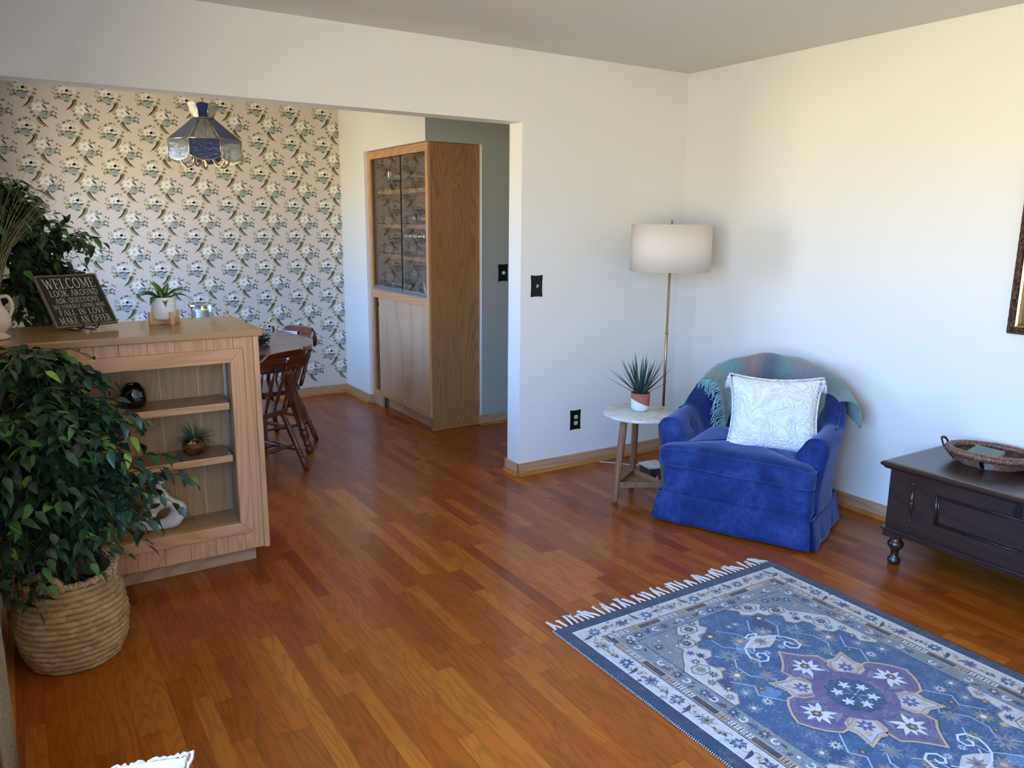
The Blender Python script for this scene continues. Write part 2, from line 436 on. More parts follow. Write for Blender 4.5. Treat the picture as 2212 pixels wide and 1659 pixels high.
def bq(side):
    """one bouquet in cell units of metres, origin at its centre; side=1 tail swings right, -1 left"""
    L = []; q = random.Random(5 if side > 0 else 9)
    def lf(x, y, a, ln, wd, c, z): L.append((poly_ring(x, y, leaf2(ln*1.12, wd*1.3), 1, 1, a), c, z))
    # trailing stem with small leaves
    for i in range(9):
        t = i/8; x = side*(-.018+.048*t*t) if side > 0 else (.030-.050*t*t); y = -.036-.062*t
        a = -PI/2+side*.5
        if i < 7:
            lf(x, y, a+1.2, .014*(1-t*.4), .0038, WP['olive' if i % 2 else 'ol2'], 1); lf(x, y, a-1.1, .014*(1-t*.4), .0038, WP['olive'], 1)
    st = [(side*(-.018+.048*t*t) if side > 0 else (.030-.050*t*t), -.03-.068*t) for t in [i/8 for i in range(9)]]
    L.append(([(p[0]-.0005, p[1]) for p in st]+[(p[0]+.0005, p[1]) for p in st[::-1]], WP['olive'], 1))
    # flank leaves
    for (x, y, a, ln, wd, c) in ((-.040, .004, 2.8, .022, .006, 'ol2'), (-.035, -.01, 3.5, .022, .006, 'olive'), (.034, -.022, -.2, .022, .006, 'dk'), (.038, -.012, .5, .018, .005, 'olive'), (-.028, -.026, 3.9, .02, .005, 'olive'), (.012, .045, 1.4, .016, .005, 'blue2'), (-.01, .046, 1.9, .012, .004, 'ol2'), (.03, .036, .8, .014, .005, 'navy')):
        lf(x*side, y, a if side > 0 else PI-a, ln, wd, WP[c], 1)
    # blue lower flower with dark notched rim
    L.append((petal_flower(.013*side, -.024, .026, 5, None, 1.0, .16), WP['blue'], 2))
    L.append((poly_ring(.010*side, -.008, [(-.026, 0), (-.014, .008), (0, .004), (.012, .009), (.027, .001), (.02, -.004), (.004, -.001), (-.01, .001), (-.02, -.006)]), WP['dk'], 3))
    L.append((poly_ring(.010*side, -.042, [(-.012, 0), (-.004, .005), (.004, .001), (.012, .004), (.015, -.002), (.004, -.006), (-.006, -.004)]), WP['dk'], 3))
    L.append((poly_ring(.012*side, -.024, leaf2(.022, .005), 1, 1, .4), WP['blue2'], 3))
    # pale upper flower
    if side > 0:
        L.append((petal_flower(-.014, .017, .028, 5, None, .3, .30), WP['cream'], 4)); L.append((petal_flower(-.014, .016, .007, 5, None, 0, .2), WP['yel'], 5))
        L.append((petal_flower(.024, .02, .014, 5, None, 1, .2), WP['cream2'], 3)); lf(.006, .034, -.9, .034, .004, WP['dk'], 4)
        L.append((petal_flower(.020, .040, .007, 4, None, 0, .1), WP['navy'], 4))
    else:
        L.append((petal_flower(-.020, .018, .024, 5, None, .3, .2), WP['cream'], 4)); L.append((petal_flower(.016, .012, .026, 6, None, 1, .15), WP['cream2'], 4))
        L.append((petal_flower(.012, .014, .010, 5, None, 0, .3), WP['grey'], 5)); L.append((petal_flower(-.026, .012, .006, 5, None, 0, .2), WP['yel'], 5))
        L.append((petal_flower(-.030, .047, .006, 4, None, 0, .1), WP['navy'], 3)); lf(-.004, .052, 1.1, .009, .003, WP['dk'], 3); lf(-.002, .052, 1.9, .009, .003, WP['ol2'], 3)
        L.append((poly_ring(.0, -.006, [(-.03, 0), (-.012, .008), (0, .001), (.014, -.004), (.03, .004), (.012, -.010), (-.01, .0)]), WP['dk'], 5))
    # loose sprig beside the bouquet
    for i in range(6):
        t = i/5; x0 = .062 if side > 0 else -.064
        lf(x0+.004*math.sin(i*2), .028-.06*t, -1.2+(.9 if i % 2 else -.9), .013, .0042, WP['olive' if side > 0 else 'ol2'] if i < 3 else WP['navy' if side > 0 else 'ol2'], 1)
    if side < 0: L.append((petal_flower(-.062, .03, .010, 5, None, 0, .2), WP['grey'], 2))
    return L
BA, BB = bq(1), bq(-1)
m = M(); m.box((-3.96, YW, -.05), (XP, YW+.12, H+.05), c=lin('#d8cabb'))
CW, CH = .2665, .2525
cx0, cz0 = -2.92, 1.50
for i in range(-5, 8):
    for j in range(-7, 5):
        for shp, ox, oz in ((BA, 0, 0), (BB, -.092, -CH*.5)):
            cx, cz = cx0+i*CW+ox, cz0+j*CH+oz
            if cx < -3.95 or cx > XP+.12 or cz < .12 or cz > 2.5: continue
            for pl, col, z in shp:
                pts = [(min(max(cx+p[0]*1.3, -3.84), XP-.001), max(min(cz+p[1]*1.22, H), .05)) for p in pl]
                y = YW-.0005-z*.0003
                c0 = (sum(p[0] for p in pts)/len(pts), sum(p[1] for p in pts)/len(pts))
                vv = [(c0[0], y, c0[1])]+[(p[0], y, p[1]) for p in pts]; k = len(pts)
                m.add(vv, [(0, 1+a, 1+(a+1) % k) for a in range(k)], 0, False, col)
MAT['wallpaper'] = vcol('floral_wallpaper', .55, .07, 90, None)
struct(m.build('wall_dining_far', MAT['wallpaper']))

# ------------------------------------------------------------------ baseboards with quarter round
def baseboard(name, a, b, nrm, hb=.0763, th=.012, mat=None, q=.019):
    """a,b floor points on the wall face; nrm points into the room"""
    a = Vector(a); b = Vector(b); nv = Vector((nrm[0], nrm[1], 0)); m = M()
    d = (b-a).normalized()
    def bar(t0, t1, z0, z1, mi):
        m.box(Vector((*(a+nv.to_2d()*t0), z0)), Vector((*(b+nv.to_2d()*t1), z1)), .003, mi)
    bar(0, th, 0, hb, 0)
    prof = [(th, 0), (th+q, 0)]+[(th+q*math.cos(k*PI/12), q*math.sin(k*PI/12)) for k in range(1, 7)]
    vs_ = [Vector((p.x+nv.x*u, p.y+nv.y*u, z)) for p in (a, b) for u, z in prof]; k = len(prof)
    fs_ = [(i, (i+1) % k, k+(i+1) % k, k+i) for i in range(k)]+[tuple(range(k)), tuple(range(k, 2*k))[::-1]]
    m.add(vs_, fs_, 1, False)
    return struct(m.build(name, [mat or MAT['base_x'], MAT['quarter']], weld=True))
baseboard('baseboard_back', (-1.258-.012, 0), (0, 0), (0, -1))
baseboard('baseboard_jamb', (-1.258, -.012), (-1.258, .144), (-1, 0), mat=MAT['base_y'])
baseboard('baseboard_right', (0, -4.3), (0, 0), (-1, 0), mat=MAT['base_y'])
baseboard('baseboard_dining_far', (-3.84, YW), (XP, YW), (0, -1))
baseboard('baseboard_dining_right', (XP, YN-.012), (XP, YW), (-1, 0), mat=MAT['base_y'])
baseboard('baseboard_hall', (-.834-.012, YG), (.95, YG), (0, -1))
baseboard('baseboard_left', (-3.9, -4.3), (-3.9, -.5), (1, 0), mat=MAT['base_y'])
baseboard('baseboard_dining_left', (-3.84, .14), (-3.84, YW), (1, 0), mat=MAT['base_y'])
m = M(); m.box((XP-.003, YN-.016, 0), (XP+.03, YN, .0763), .002); m.box((-.834-.012, YG+.0, 0), (-.834, YG+.03, .0763), .002)
struct(m.build('trim_niche', MAT['base_x']))
# windows in the two left-hand walls and behind the camera
white_trim = plain('white_trim', '#e8e6e0', .4, var=.02)
for k, (nm, wx, y0, y1, z0, z1) in enumerate(WINDOWS):
    m = M()
    for yy in ([y0, (y0*2+y1)/3, (y0+y1*2)/3, y1] if nm == 'living' else [y0, (y0+y1)/2, y1]):
        m.box((wx-.09, max(y0, yy-.03), z0), (wx-.04, min(y1, yy+.03), z1), .003)
    m.box((wx-.09, y0, z0), (wx-.04, y1, z0+.05), .003); m.box((wx-.09, y0, z1-.05), (wx-.04, y1, z1), .003)
    m.box((wx-.01, y0-.05, z0-.03), (wx+.05, y1+.05, z0), .004)
    o = struct(m.build('window_%d' % (k+1), white_trim))
    g = M(); g.box((wx-.067, y0+.02, z0+.02), (wx-.063, y1-.02, z1-.02)); g.build('pane', thin_glass('window_glass_%s' % nm, (.97, .97, .97), .6), o)
# ------------------------------------------------------------------ bookcase / room divider
BX0, BX1 = -3.898, -2.888
t = thing('bookcase', 'light oak built-in bookcase divider with open shelves between living and dining room', 'bookcase', (-3.4, -.2, 0))
def rel(o, p): return T(-p[0], -p[1], -p[2] if len(p) > 2 else 0)
X0 = T(3.4, .2, 0)
m = M(); m.box((BX0, -.478, 1.032), (-2.869, .055, 1.062), .005, xf=X0); m.build('countertop', MAT['oak_top'], t)
m = M()   # carcass: back, right cheek, floor, top, rear
m.box((BX0, -.26, .09), (-2.995, -.245, 1.03), xf=X0)
m.box((-2.995, -.44, .09), (-2.975, .0, 1.03), xf=X0); m.box((BX0, -.245, .09), (-2.905, .045, 1.03), xf=X0)
m.box((BX0, -.455, .185), (-2.995, -.255, .212), xf=X0)
for gx in (-3.717, -3.565, -3.41, -3.257, -3.104): m.box((gx-.0022, -.2605, .212), (gx+.0022, -.259, .985), 0, 1, xf=X0)
m.build('carcass', [MAT['oak_in'], plain('groove_light', '#c7a682', .6)], t)
m = M()   # front panels round the opening, vertical boards
fx = [BX0, -3.82, -3.725, -3.62, -3.51, -3.422, -3.319, -3.217, -3.113, -3.066, -2.989, -2.911]
for a, b in zip(fx, fx[1:]):
    m.box((a+.0005, -.46, .965), (b-.0005, -.445, 1.032), .0015, xf=X0); m.box((a+.0005, -.46, .085), (b-.0005, -.445, .19), .0015, xf=X0)
m.box((-2.98, -.4602, .085), (-2.911, -.444, 1.032), .0015, xf=X0)
m.box((BX0, -.4585, .085), (-2.911, -.4565, 1.032), mi=1, xf=X0) if False else None
m.build('front_boards', MAT['oak_z'], t)
def frame_piece(name, a, b, c, d, mat):   # mitred trim piece: four xz corners
    mm = M(); k = [a, b, c, d]; y0, y1 = -.472, -.438
    vs_ = [(p[0], y0, p[1]) for p in k]+[(p[0], y1, p[1]) for p in k]
    mm.add(vs_, [(0, 1, 2, 3), (7, 6, 5, 4), (0, 4, 5, 1), (1, 5, 6, 2), (2, 6, 7, 3), (3, 7, 4, 0)], xf=X0)
    o = mm.build(name, mat, t, weld=True); b_ = o.modifiers.new('b', 'BEVEL'); b_.width = .003; b_.segments = 2; return o
ox, ix, ot, it, ob, ib = -2.954, -3.009, .985, .926, .166, .217
frame_piece('frame_rail', (BX0, it), (ix, it), (ox, ot), (BX0, ot), MAT['oak_x'])
frame_piece('frame_rail', (BX0, ob), (ox, ob), (ix, ib), (BX0, ib), MAT['oak_x'])
frame_piece('frame_stile', (ix, ib), (ox, ob), (ox, ot), (ix, it), MAT['oak_z'])
m = M(); m.box((-2.911, -.474, .083), (-2.887, .05, 1.033), .006, xf=X0, seg=3); m.build('end_panel', MAT['oak_z'], t)
m = M(); m.box((BX0, -.382, 0), (-2.93, -.36, .09), .001, xf=X0); m.box((-2.95, -.36, 0), (-2.93, .03, .09), xf=X0); m.build('toe_kick', MAT['base_x'], t)
for z in (.754, .523):
    m = M(); m.box((BX0, -.449, z-.031), (-3.017, -.258, z), .004, xf=X0)
    o = m.build('shelf', [MAT['shelf'], MAT['oak_x']], t)
    for p in o.data.polygons:
        if p.normal.y < -.5: p.material_index = 1
for y in (-.405, -.30):
    m = M(); m.box((-2.9995, y-.007, .215), (-2.994, y+.007, .93), .001, xf=X0)
    m.box((-3.001, y-.0085, .215), (-2.998, y-.005, .93), xf=X0); m.box((-3.001, y+.005, .215), (-2.998, y+.0085, .93), xf=X0)
    m.build('shelf_standard', MAT['steel'], t)

# ------------------------------------------------------------------ the sign: letters drawn as pen strokes
def arcp(cx, cz, rx, rz, a0, a1, k=10): return [(cx+rx*math.cos(R(a0+(a1-a0)*i/k)), cz+rz*math.sin(R(a0+(a1-a0)*i/k))) for i in range(k+1)]
TK, TN = .15, .06
def srf(x, z, w_=.17): return ([(x-w_, z), (x+w_, z)], .05)
GL = {
 'A': (.86, [([(.43, 1), (.10, 0)], TN), ([(.43, 1), (.76, 0)], TK), ([(.2, .34), (.66, .34)], TN), srf(.1, .02), srf(.76, .02)]),
 'C': (.8, [(arcp(.44, .5, .34, .5, 50, 310), TK), ([(.68, .97), (.68, .72)], TN), ([(.68, .03), (.68, .25)], TN)]),
 'D': (.84, [([(.16, 0), (.16, 1)], TK), (arcp(.2, .5, .54, .5, -90, 90), TK*.8), srf(.16, .02), srf(.16, .98)]),
 'E': (.72, [([(.18, 0), (.18, 1)], TK), ([(.18, .98), (.64, .98)], TN), ([(.18, .5), (.5, .5)], TN), ([(.18, .02), (.66, .02)], TN), ([(.64, .98), (.64, .78)], TN), ([(.66, .02), (.66, .24)], TN), ([(.5, .4), (.5, .6)], TN), srf(.18, .02), srf(.18, .98)]),
 'F': (.68, [([(.18, 0), (.18, 1)], TK), ([(.18, .98), (.64, .98)], TN), ([(.18, .52), (.5, .52)], TN), ([(.64, .98), (.64, .76)], TN), ([(.5, .42), (.5, .62)], TN), srf(.18, .02)]),
 'G': (.84, [(arcp(.44, .5, .34, .5, 50, 320), TK), ([(.7, .42), (.7, .08)], TK*.8), ([(.52, .42), (.8, .42)], .05)]),
 'H': (.86, [([(.17, 0), (.17, 1)], TK), ([(.69, 0), (.69, 1)], TK), ([(.17, .5), (.69, .5)], TN), srf(.17, .02), srf(.69, .02), srf(.17, .98), srf(.69, .98)]),
 'I': (.36, [([(.18, 0), (.18, 1)], TK), srf(.18, .02), srf(.18, .98)]),
 'K': (.84, [([(.17, 0), (.17, 1)], TK), ([(.2, .42), (.68, 1)], TN), ([(.32, .56), (.74, 0)], TK), srf(.17, .02), srf(.17, .98), srf(.7, .98, .12), srf(.76, .02, .12)]),
 'L': (.7, [([(.18, 0), (.18, 1)], TK), ([(.18, .02), (.66, .02)], TN), ([(.66, .02), (.66, .26)], TN), srf(.18, .98), srf(.18, .02)]),
 'M': (1.06, [([(.17, 0), (.17, 1)], TN), ([(.17, 1), (.53, .12)], TK), ([(.53, .12), (.88, 1)], TN), ([(.88, 0), (.88, 1)], TK), srf(.17, .02), srf(.88, .02), srf(.13, .98, .1), srf(.93, .98, .1)]),
 'N': (.9, [([(.17, 0), (.17, 1)], TN), ([(.17, 1), (.72, 0)], TK), ([(.72, 0), (.72, 1)], TN), srf(.17, .02), srf(.12, .98, .12), srf(.72, .98)]),
 'O': (.86, [(arcp(.43, .5, .34, .49, 0, 360, 20), TK*.85)]),
 'Q': (.86, [(arcp(.43, .5, .34, .49, 0, 360, 20), TK*.85), ([(.42, .18), (.6, -.06), (.86, -.2)], TN*1.3)]),
 'R': (.84, [([(.17, 0), (.17, 1)], TK), (arcp(.3, .75, .3, .24, -90, 90), TK*.75), ([(.17, .98), (.3, .98)], TN), ([(.17, .51), (.3, .51)], TN), ([(.34, .5), (.76, 0)], TK), srf(.17, .02), srf(.17, .98)]),
 'S': (.66, [(arcp(.34, .74, .22, .24, 40, 200, 8)+arcp(.33, .27, .25, .26, 60, -140, 10), TK*.85), ([(.54, .95), (.54, .74)], TN), ([(.1, .05), (.1, .28)], TN)]),
 'T': (.76, [([(.38, 0), (.38, 1)], TK), ([(.08, .98), (.68, .98)], TN), ([(.08, .98), (.08, .76)], TN), ([(.68, .98), (.68, .76)], TN), srf(.38, .02)]),
 'U': (.86, [([(.17, 1), (.17, .3)]+arcp(.43, .3, .26, .28, 180, 360, 10)+[(.69, 1)], TK*.75), srf(.17, .98), srf(.69, .98)]),
 'V': (.82, [([(.1, 1), (.41, 0)], TK), ([(.41, 0), (.72, 1)], TN), srf(.1, .98, .14), srf(.72, .98, .14)]),
 'W': (1.16, [([(.1, 1), (.36, 0)], TK), ([(.36, 0), (.58, .9)], TN), ([(.56, .9), (.82, 0)], TK), ([(.82, 0), (1.06, 1)], TN), srf(.1, .98, .14), srf(1.06, .98, .12)]),
 'Y': (.8, [([(.1, 1), (.4, .48)], TK), ([(.4, .48), (.7, 1)], TN), ([(.4, .5), (.4, 0)], TK), srf(.4, .02), srf(.1, .98, .12), srf(.7, .98, .12)]),
 ' ': (.42, [])}
def write(m, text, x0, z0, width, h, y=0.0, mi=0, depth=.0006):
    tw = sum(GL[c][0]+.06 for c in text); k = width/tw; x = x0
    for ch in text:
        w_, st = GL[ch]
        for pts, th in st:
            P = [Vector((x+p[0]*k, z0+p[1]*h)) for p in pts]; r_ = th*min(k, h*.8)/2*.74; n_ = len(P); A = []; B = []
            for i, p in enumerate(P):
                d = (P[min(i+1, n_-1)]-P[max(i-1, 0)]); d = d.normalized() if d.length > 0 else Vector((1, 0)); q = Vector((-d.y, d.x))*r_
                A.append(p+q); B.append(p-q)
            vs_ = [(p.x, y, p.y) for p in A]+[(p.x, y, p.y) for p in B]
            m.add(vs_, [(i, n_+i, n_+i+1, i+1) for i in range(n_-1)], mi)
        x += (w_+.06)*k
Bl = Vector((-3.611, -.238, 1.083)); ed = Vector((-3.380+3.611, -.130+.238, 0)).normalized()
sw, sh = .255, .245
ang = math.atan2(ed.y, ed.x)
t = thing('welcome_sign', 'black square welcome sign with cream serif lettering on the bookcase top', 'sign', Bl, ang)
TL_ = Euler((R(-35), 0, 0)).to_matrix().to_4x4()   # local: x along, z up the leaning board
m = M(); m.box((0, 0, 0), (sw, .012, sh), .002, xf=TL_)
m.build('board', plain('sign_edge', '#7d6650', .7, bump=(300, .0006)), t)
m = M(); m.box((.0075, -.0006, .0075), (sw-.0075, .003, sh-.0075), .0004, xf=TL_)
m.build('face', plain('sign_black', '#15161b', .5), t)
m = M()
for txt, x, z, w_, h in (('WELCOME', .022, .178, .212, .048), ('LOOK AROUND', .030, .142, .200, .028), ('ASK QUESTIONS', .040, .110, .180, .024),
                         ('SEE YOURSELF LIVING HERE', .022, .085, .212, .017), ('FALL IN LOVE', .034, .052, .190, .026), ('MAKE AN OFFER', .022, .012, .212, .033)):
    write(m, txt, x, z, w_, h, -.0012)
o = m.build('lettering', plain('sign_cream', '#e2ddc8', .6), t)
for v in o.data.vertices: v.co = TL_ @ v.co
t = thing('wire_easel', 'black wire easel with curled hooks holding up the welcome sign', 'easel', Bl, ang)
for k, x in enumerate((.085, .150)):
    m = M(); m.tube(cr_pts([(x, -.040, .012), (x, -.034, .0), (x, -.018, -.012), (x, -.006, -.006), (x, .010, -.004), (x, .016, .0), (x, .016+.05, .07), (x, .10, .125)], 5), .0024, 6)
    m.build('hook', MAT['black'], t)
m = M(); m.tube([(.085, .06, .068), (.150, .06, .068)], .0022, 6)
m.tube(cr_pts([(.118, .10, .125), (.118, .12, .06), (.118, .135, -.018)], 5), .0022, 6); m.tube([(.085, .10, .125), (.150, .10, .125)], .0022, 6)
m.tube([(.085, -.012, -.018), (.085, .10, -.019)], .0022, 6); m.tube([(.150, -.012, -.018), (.150, .10, -.019)], .0022, 6)
m.build('support', MAT['black'], t)

# ------------------------------------------------------------------ leaves
def leaf_blade(m, base, d, up_, L, w_, c, c2=None, fold=.25, curl=.25, n=5, xf=None, shape=.75, smooth=True):
    """pointed leaf from base along d; c edge colour, c2 mid colour"""
    base = Vector(base); d = Vector(d).normalized(); s_ = d.cross(Vector(up_))
    if s_.length < 1e-3: s_ = d.orthogonal()
    s_.normalize(); nrm = s_.cross(d).normalized(); vs_ = []; fs_ = []
    for i in range(n+1):
        t_ = i/n; ww = w_*math.sin(PI*min(1, t_**shape))*(1 if t_ < .999 else 0)+.0004
        ctr = base+d*(L*t_*(1-.10*curl*t_))-nrm*(curl*L*t_*t_)
        vs_ += [ctr-s_*ww+nrm*ww*fold, ctr, ctr+s_*ww+nrm*ww*fold]
    for i in range(n):
        a = i*3
        fs_.append((a, a+1, a+4, a+3)); fs_.append((a+1, a+2, a+5, a+4))
    if c2 is None: m.add(vs_, fs_, 0, smooth, c, xf)
    else: m.add(vs_, fs_, 0, smooth, c2, xf)
def greenmat(name, rough=.35):
    n = Nd(name); at = n.n('ShaderNodeAttribute', attribute_name='Col'); v = n.coord(); f = n.noise(v, 40, 2)
    g = n.math('MULTIPLY_ADD', f, .3, .85)
    cc = n.mix(1.0, at.outputs['Color'], n.n('ShaderNodeCombineColor', i_0=g, i_1=g, i_2=g).outputs[0], 'MULTIPLY')
    n.set(Base_Color=cc, Roughness=rough)
    tr = n.n('ShaderNodeBsdfTranslucent'); n.l(cc, tr.inputs[0]); mx = n.n('ShaderNodeMixShader'); mx.inputs[0].default_value = .18
    n.l(n.b.outputs[0], mx.inputs[1]); n.l(tr.outputs[0], mx.inputs[2]); n.l(mx.outputs[0], n.o.inputs[0]); return n.m
MAT['leaf'] = greenmat('ficus_leaf', .33); MAT['leaf_soft'] = greenmat('succulent_leaf', .5)

def ficus(name, label, base, trunks, hubs, nleaf, seed, clip, zbot=0.0, leaf=.06):
    """hubs: list of (centre, radii, weight); leaves hang in sprays from twigs"""
    q = random.Random(seed); t = thing(name, label, 'plant', base)
    B0 = Vector(base); tm = M(); twm = M(); lm = M()
    for tr in trunks: tm.tube(cr_pts([Vector(p) for p in tr], 8), lambda u: .017-.010*u, 8, xf=None)
    tm.build('trunk', plain(name+'_bark', '#5b4a3b', .85, bump=(90, .004), var=.2), t)
    tops = [Vector(tr[k]) for tr in trunks for k in (-1, -2)]
    wsum = sum(h[2] for h in hubs)
    for hc, hr, hw in hubs:
        hc = Vector(hc); k = int(nleaf*hw/wsum/7)
        for i in range(k):
            for _try in range(12):
                u = Vector((q.gauss(0, 1), q.gauss(0, 1), q.gauss(0, 1))).normalized()*(q.random()**.42)
                tip = hc+Vector((u.x*hr[0], u.y*hr[1], u.z*hr[2]))
                if clip(tip+B0): break
            else: continue
            src = min(tops, key=lambda p: (p-tip).length)
            out = (tip-hc); out.z *= .4
            if out.length < .02: out = Vector((q.uniform(-1, 1), q.uniform(-1, 1), 0))
            out.normalize()
            root = hc.lerp(src, .5)*.5+tip*.5-out*.04+Vector((0, 0, -.02))
            path = cr_pts([root, root.lerp(tip, .5)+Vector((0, 0, .03)), tip, tip+out*.07+Vector((0, 0, -.05))], 4)
            twm.tube(path, lambda u: .0022-.0013*u, 4, cap=False)
            nl = 7
            for j in range(nl):
                p = path[min(len(path)-1, int((.25+.75*j/(nl-1))*(len(path)-1)))]
                sd = out.cross(Vector((0, 0, 1))); sd = sd.normalized() if sd.length > .01 else Vector((1, 0, 0))
                dd = out*.55+sd*(1 if j % 2 else -1)*q.uniform(.4, 1.0)+Vector((0, 0, q.uniform(-1.15, .15)))
                if not clip(p+dd.normalized()*.06+B0): continue
                g_ = q.random()
                if g_ < .05: c = lin('#7fae4a')
                elif g_ < .16: c = lin('#4d7f3c')
                else: c = lin(q.choice(['#28452f', '#2c4b34', '#233d2c', '#30523a', '#1f3629']))
                leaf_blade(lm, p, dd, (q.uniform(-.5, .5), q.uniform(-.5, .5), 1), leaf*q.uniform(.75, 1.15), leaf*.235*q.uniform(.8, 1.15), c, fold=.3, curl=q.uniform(.05, .45), n=5, shape=.62)
    twm.build('twigs', plain(name+'_twig', '#4a3a2c', .8), t)
    lm.build('foliage', MAT['leaf'], t)
    return t
# ------------------------------------------------------------------ things on top of the bookcase
TOP = 1.0625
px, py = -3.196, -.112
t = thing('plant_stand', 'pale wooden crossed plant stand under the white planter on the bookcase', 'stand', (px, py, TOP), R(20))
m = M()
for a in (0, PI/2):
    m.box((-.066, -.0085, .0), (.066, .0085, .020), .0015, xf=T(rz=a))
m.build('cross_base', wood('pale_wood', '#d9b183', '#b98c5c', 'X', bands=8), t)
pw = wood('pale_wood_z', '#d9b183', '#b98c5c', 'Z', bands=8)
for k in range(4):
    m = M(); m.box((.054, -.0085, 0), (.069, .0085, .056), .002, xf=T(rz=k*PI/2)); m.build('leg', pw, t)
t = thing('potted_succulent', 'white ceramic planter with broad green and yellow striped leaves on the bookcase', 'plant', (px, py, TOP+.0205))
m = M(); m.lathe([(.040, 0), (.047, .003), (.051, .010), (.0525, .095), (.0515, .0975), (.0495, .0965), (.0485, .08), (0, .08)], 40); m.build('pot', MAT['white_cer'], t)
m = M(); m.lathe([(.049, .079), (.03, .084), (0, .086)], 20); m.build('soil', plain('potting_soil', '#2c2620', .95, bump=(200, .003)), t)
m = M(); q = random.Random(3)
for (az, el_, L, w_) in ((200, 18, .105, .015), (170, 8, .10, .014), (225, -8, .085, .016), (10, 22, .105, .018), (-15, 4, .11, .014), (110, 62, .105, .016), (140, 72, .10, .014), (60, 60, .095, .015), (250, 55, .075, .016), (300, 40, .09, .018), (270, -18, .07, .015), (330, 50, .085, .016), (190, 40, .085, .014), (85, 40, .08, .015)):
    a = R(az); e_ = R(el_); d = Vector((math.cos(a)*math.cos(e_), math.sin(a)*math.cos(e_), math.sin(e_)))
    st = Vector((math.cos(a)*.008, math.sin(a)*.008, .082)); n_ = 9; s_ = d.cross(Vector((0, 0, 1))).normalized(); nr = s_.cross(d).normalized(); V = []
    for i in range(n_+1):
        u = i/n_; ww = w_*(math.sin(PI*min(1, (u*.92+.06)))**.75)*(1-u**6); cpt = st+d*L*u-nr*(.02*u*u)
        if el_ < 30: cpt = cpt+Vector((0, 0, .025*math.sin(PI*u*.8)))
        for v_ in (-1, -.42, 0, .42, 1): V.append(cpt+s_*ww*v_+nr*abs(v_)*ww*.45)
    for k in range(4):
        cc = lin('#3c6a34') if k in (0, 3) else lin('#9db765' if el_ > 30 else '#5d8b45')
        m.add([V[i*5+k+e2] for i in range(n_+1) for e2 in (0, 1)], [(2*i, 2*i+1, 2*i+3, 2*i+2) for i in range(n_)], 0, True, cc)
m.build('leaves', MAT['leaf_soft'], t)

# pink-cream ceramic pitcher with dried grass at the far left
gx, gy = -3.815, -.30
t = thing('ceramic_pitcher', 'cream ceramic pitcher vase at the left end of the bookcase top', 'vase', (gx, gy, TOP))
cream = plain('cream_ceramic', '#e3cfc0', .45, var=.03)
m = M(); m.lathe([(.040, 0), (.046, .004), (.044, .012), (.030, .022), (.036, .03), (.052, .05), (.056, .075), (.046, .105), (.032, .128), (.028, .15), (.036, .165), (.034, .166), (.026, .15), (.028, .13), (0, .12)], 32); m.build('body', cream, t)
m = M(); m.tube(cr_pts([(.030, -.006, .158), (.050, -.010, .160), (.062, -.012, .135), (.058, -.010, .105), (.050, -.008, .085)], 6), .0065, 8); m.build('handle', cream, t)
t2 = thing('dried_grass', 'spray of long dried grass blades rising from the cream pitcher', 'grass', (gx, gy, TOP+.125))
m = M(); q = random.Random(21)
for i in range(70):
    a = q.uniform(-.55, .75); b = q.uniform(-.35, .45); L = q.uniform(.28, .52)
    p0 = Vector((q.uniform(-.012, .012), q.uniform(-.012, .012), 0)); p2 = Vector((a*L*.75+.03, b*L*.5, L)); p1 = p0.lerp(p2, .5)+Vector((-a*.05, 0, .03))
    m.tube(cr_pts([p0, p1, p2], 4), lambda u: .0013-.0009*u, 4, c=lin(q.choice(['#7f7a58', '#8f8a66', '#6b6a4c', '#9a9474'])), cap=False)
o = m.build('blades', vcol('dry_grass', .8), t2)

# ------------------------------------------------------------------ the two artificial ficus trees
def clip_front(p):   # stay in front of the bookcase and right of the sofa
    if p.y > -.50 and p.z < 1.075: return False
    if p.y > -.35: return False
    return p.x > -3.89
ficus('ficus_tree', 'leafy green artificial ficus tree standing in the woven basket', (-3.69, -.86, .13),
      [[(0, 0, 0), (.03, .02, .2), (-.02, .0, .45), (.01, .03, .75)], [(.02, .01, 0), (-.03, .03, .2), (.03, .02, .42), (.05, .0, .62)], [(-.02, -.01, 0), (.0, -.03, .22), (-.04, -.01, .5), (-.06, -.02, .7)]],
      [((-.02, 0, .66), (.24, .24, .22), 1.6), ((.03, .02, .42), (.24, .22, .15), 1.35), ((-.12, .0, .30), (.16, .20, .08), .35), ((.12, .04, .70), (.16, .18, .10), .45), ((-.14, -.0, .5), (.2, .24, .32), .9), ((-.04, .08, .90), (.20, .13, .08), .55), ((.24, .08, .44), (.16, .14, .16), .26)], 3900, 5, clip_front, leaf=.058)
def clip_back(p):
    if p.y < .10 or p.x < -3.82 or p.z < .9: return False
    return True
ficus('ficus_tree', 'tall green ficus tree behind the bookcase, by the dining room wallpaper', (-3.655, .42, .02),
      [[(0, 0, 0), (.02, .02, .5), (-.01, 0, 1.0), (.01, .02, 1.38)], [(.02, -.02, 0), (-.02, .02, .6), (.05, 0, 1.05), (.08, .02, 1.3)]],
      [((-.04, 0, 1.40), (.12, .24, .26), 1.3), ((.02, .02, 1.20), (.12, .24, .2), 1.0), ((.14, .04, 1.40), (.12, .18, .07), .22), ((.12, .0, 1.20), (.09, .18, .1), .2), ((-.06, 0, 1.60), (.09, .2, .09), .35)], 2000, 8, clip_back, leaf=.060)
t = thing('planter_pot', 'dark round planter pot of the tall ficus, on the dining floor', 'pot', (-3.655, .42, 0))
m = M(); m.lathe([(.10, 0), (.125, .01), (.15, .24), (.155, .25), (.145, .25), (.12, .02), (0, .02)], 28); m.build('pot', plain('dark_pot', '#2a2622', .6), t)

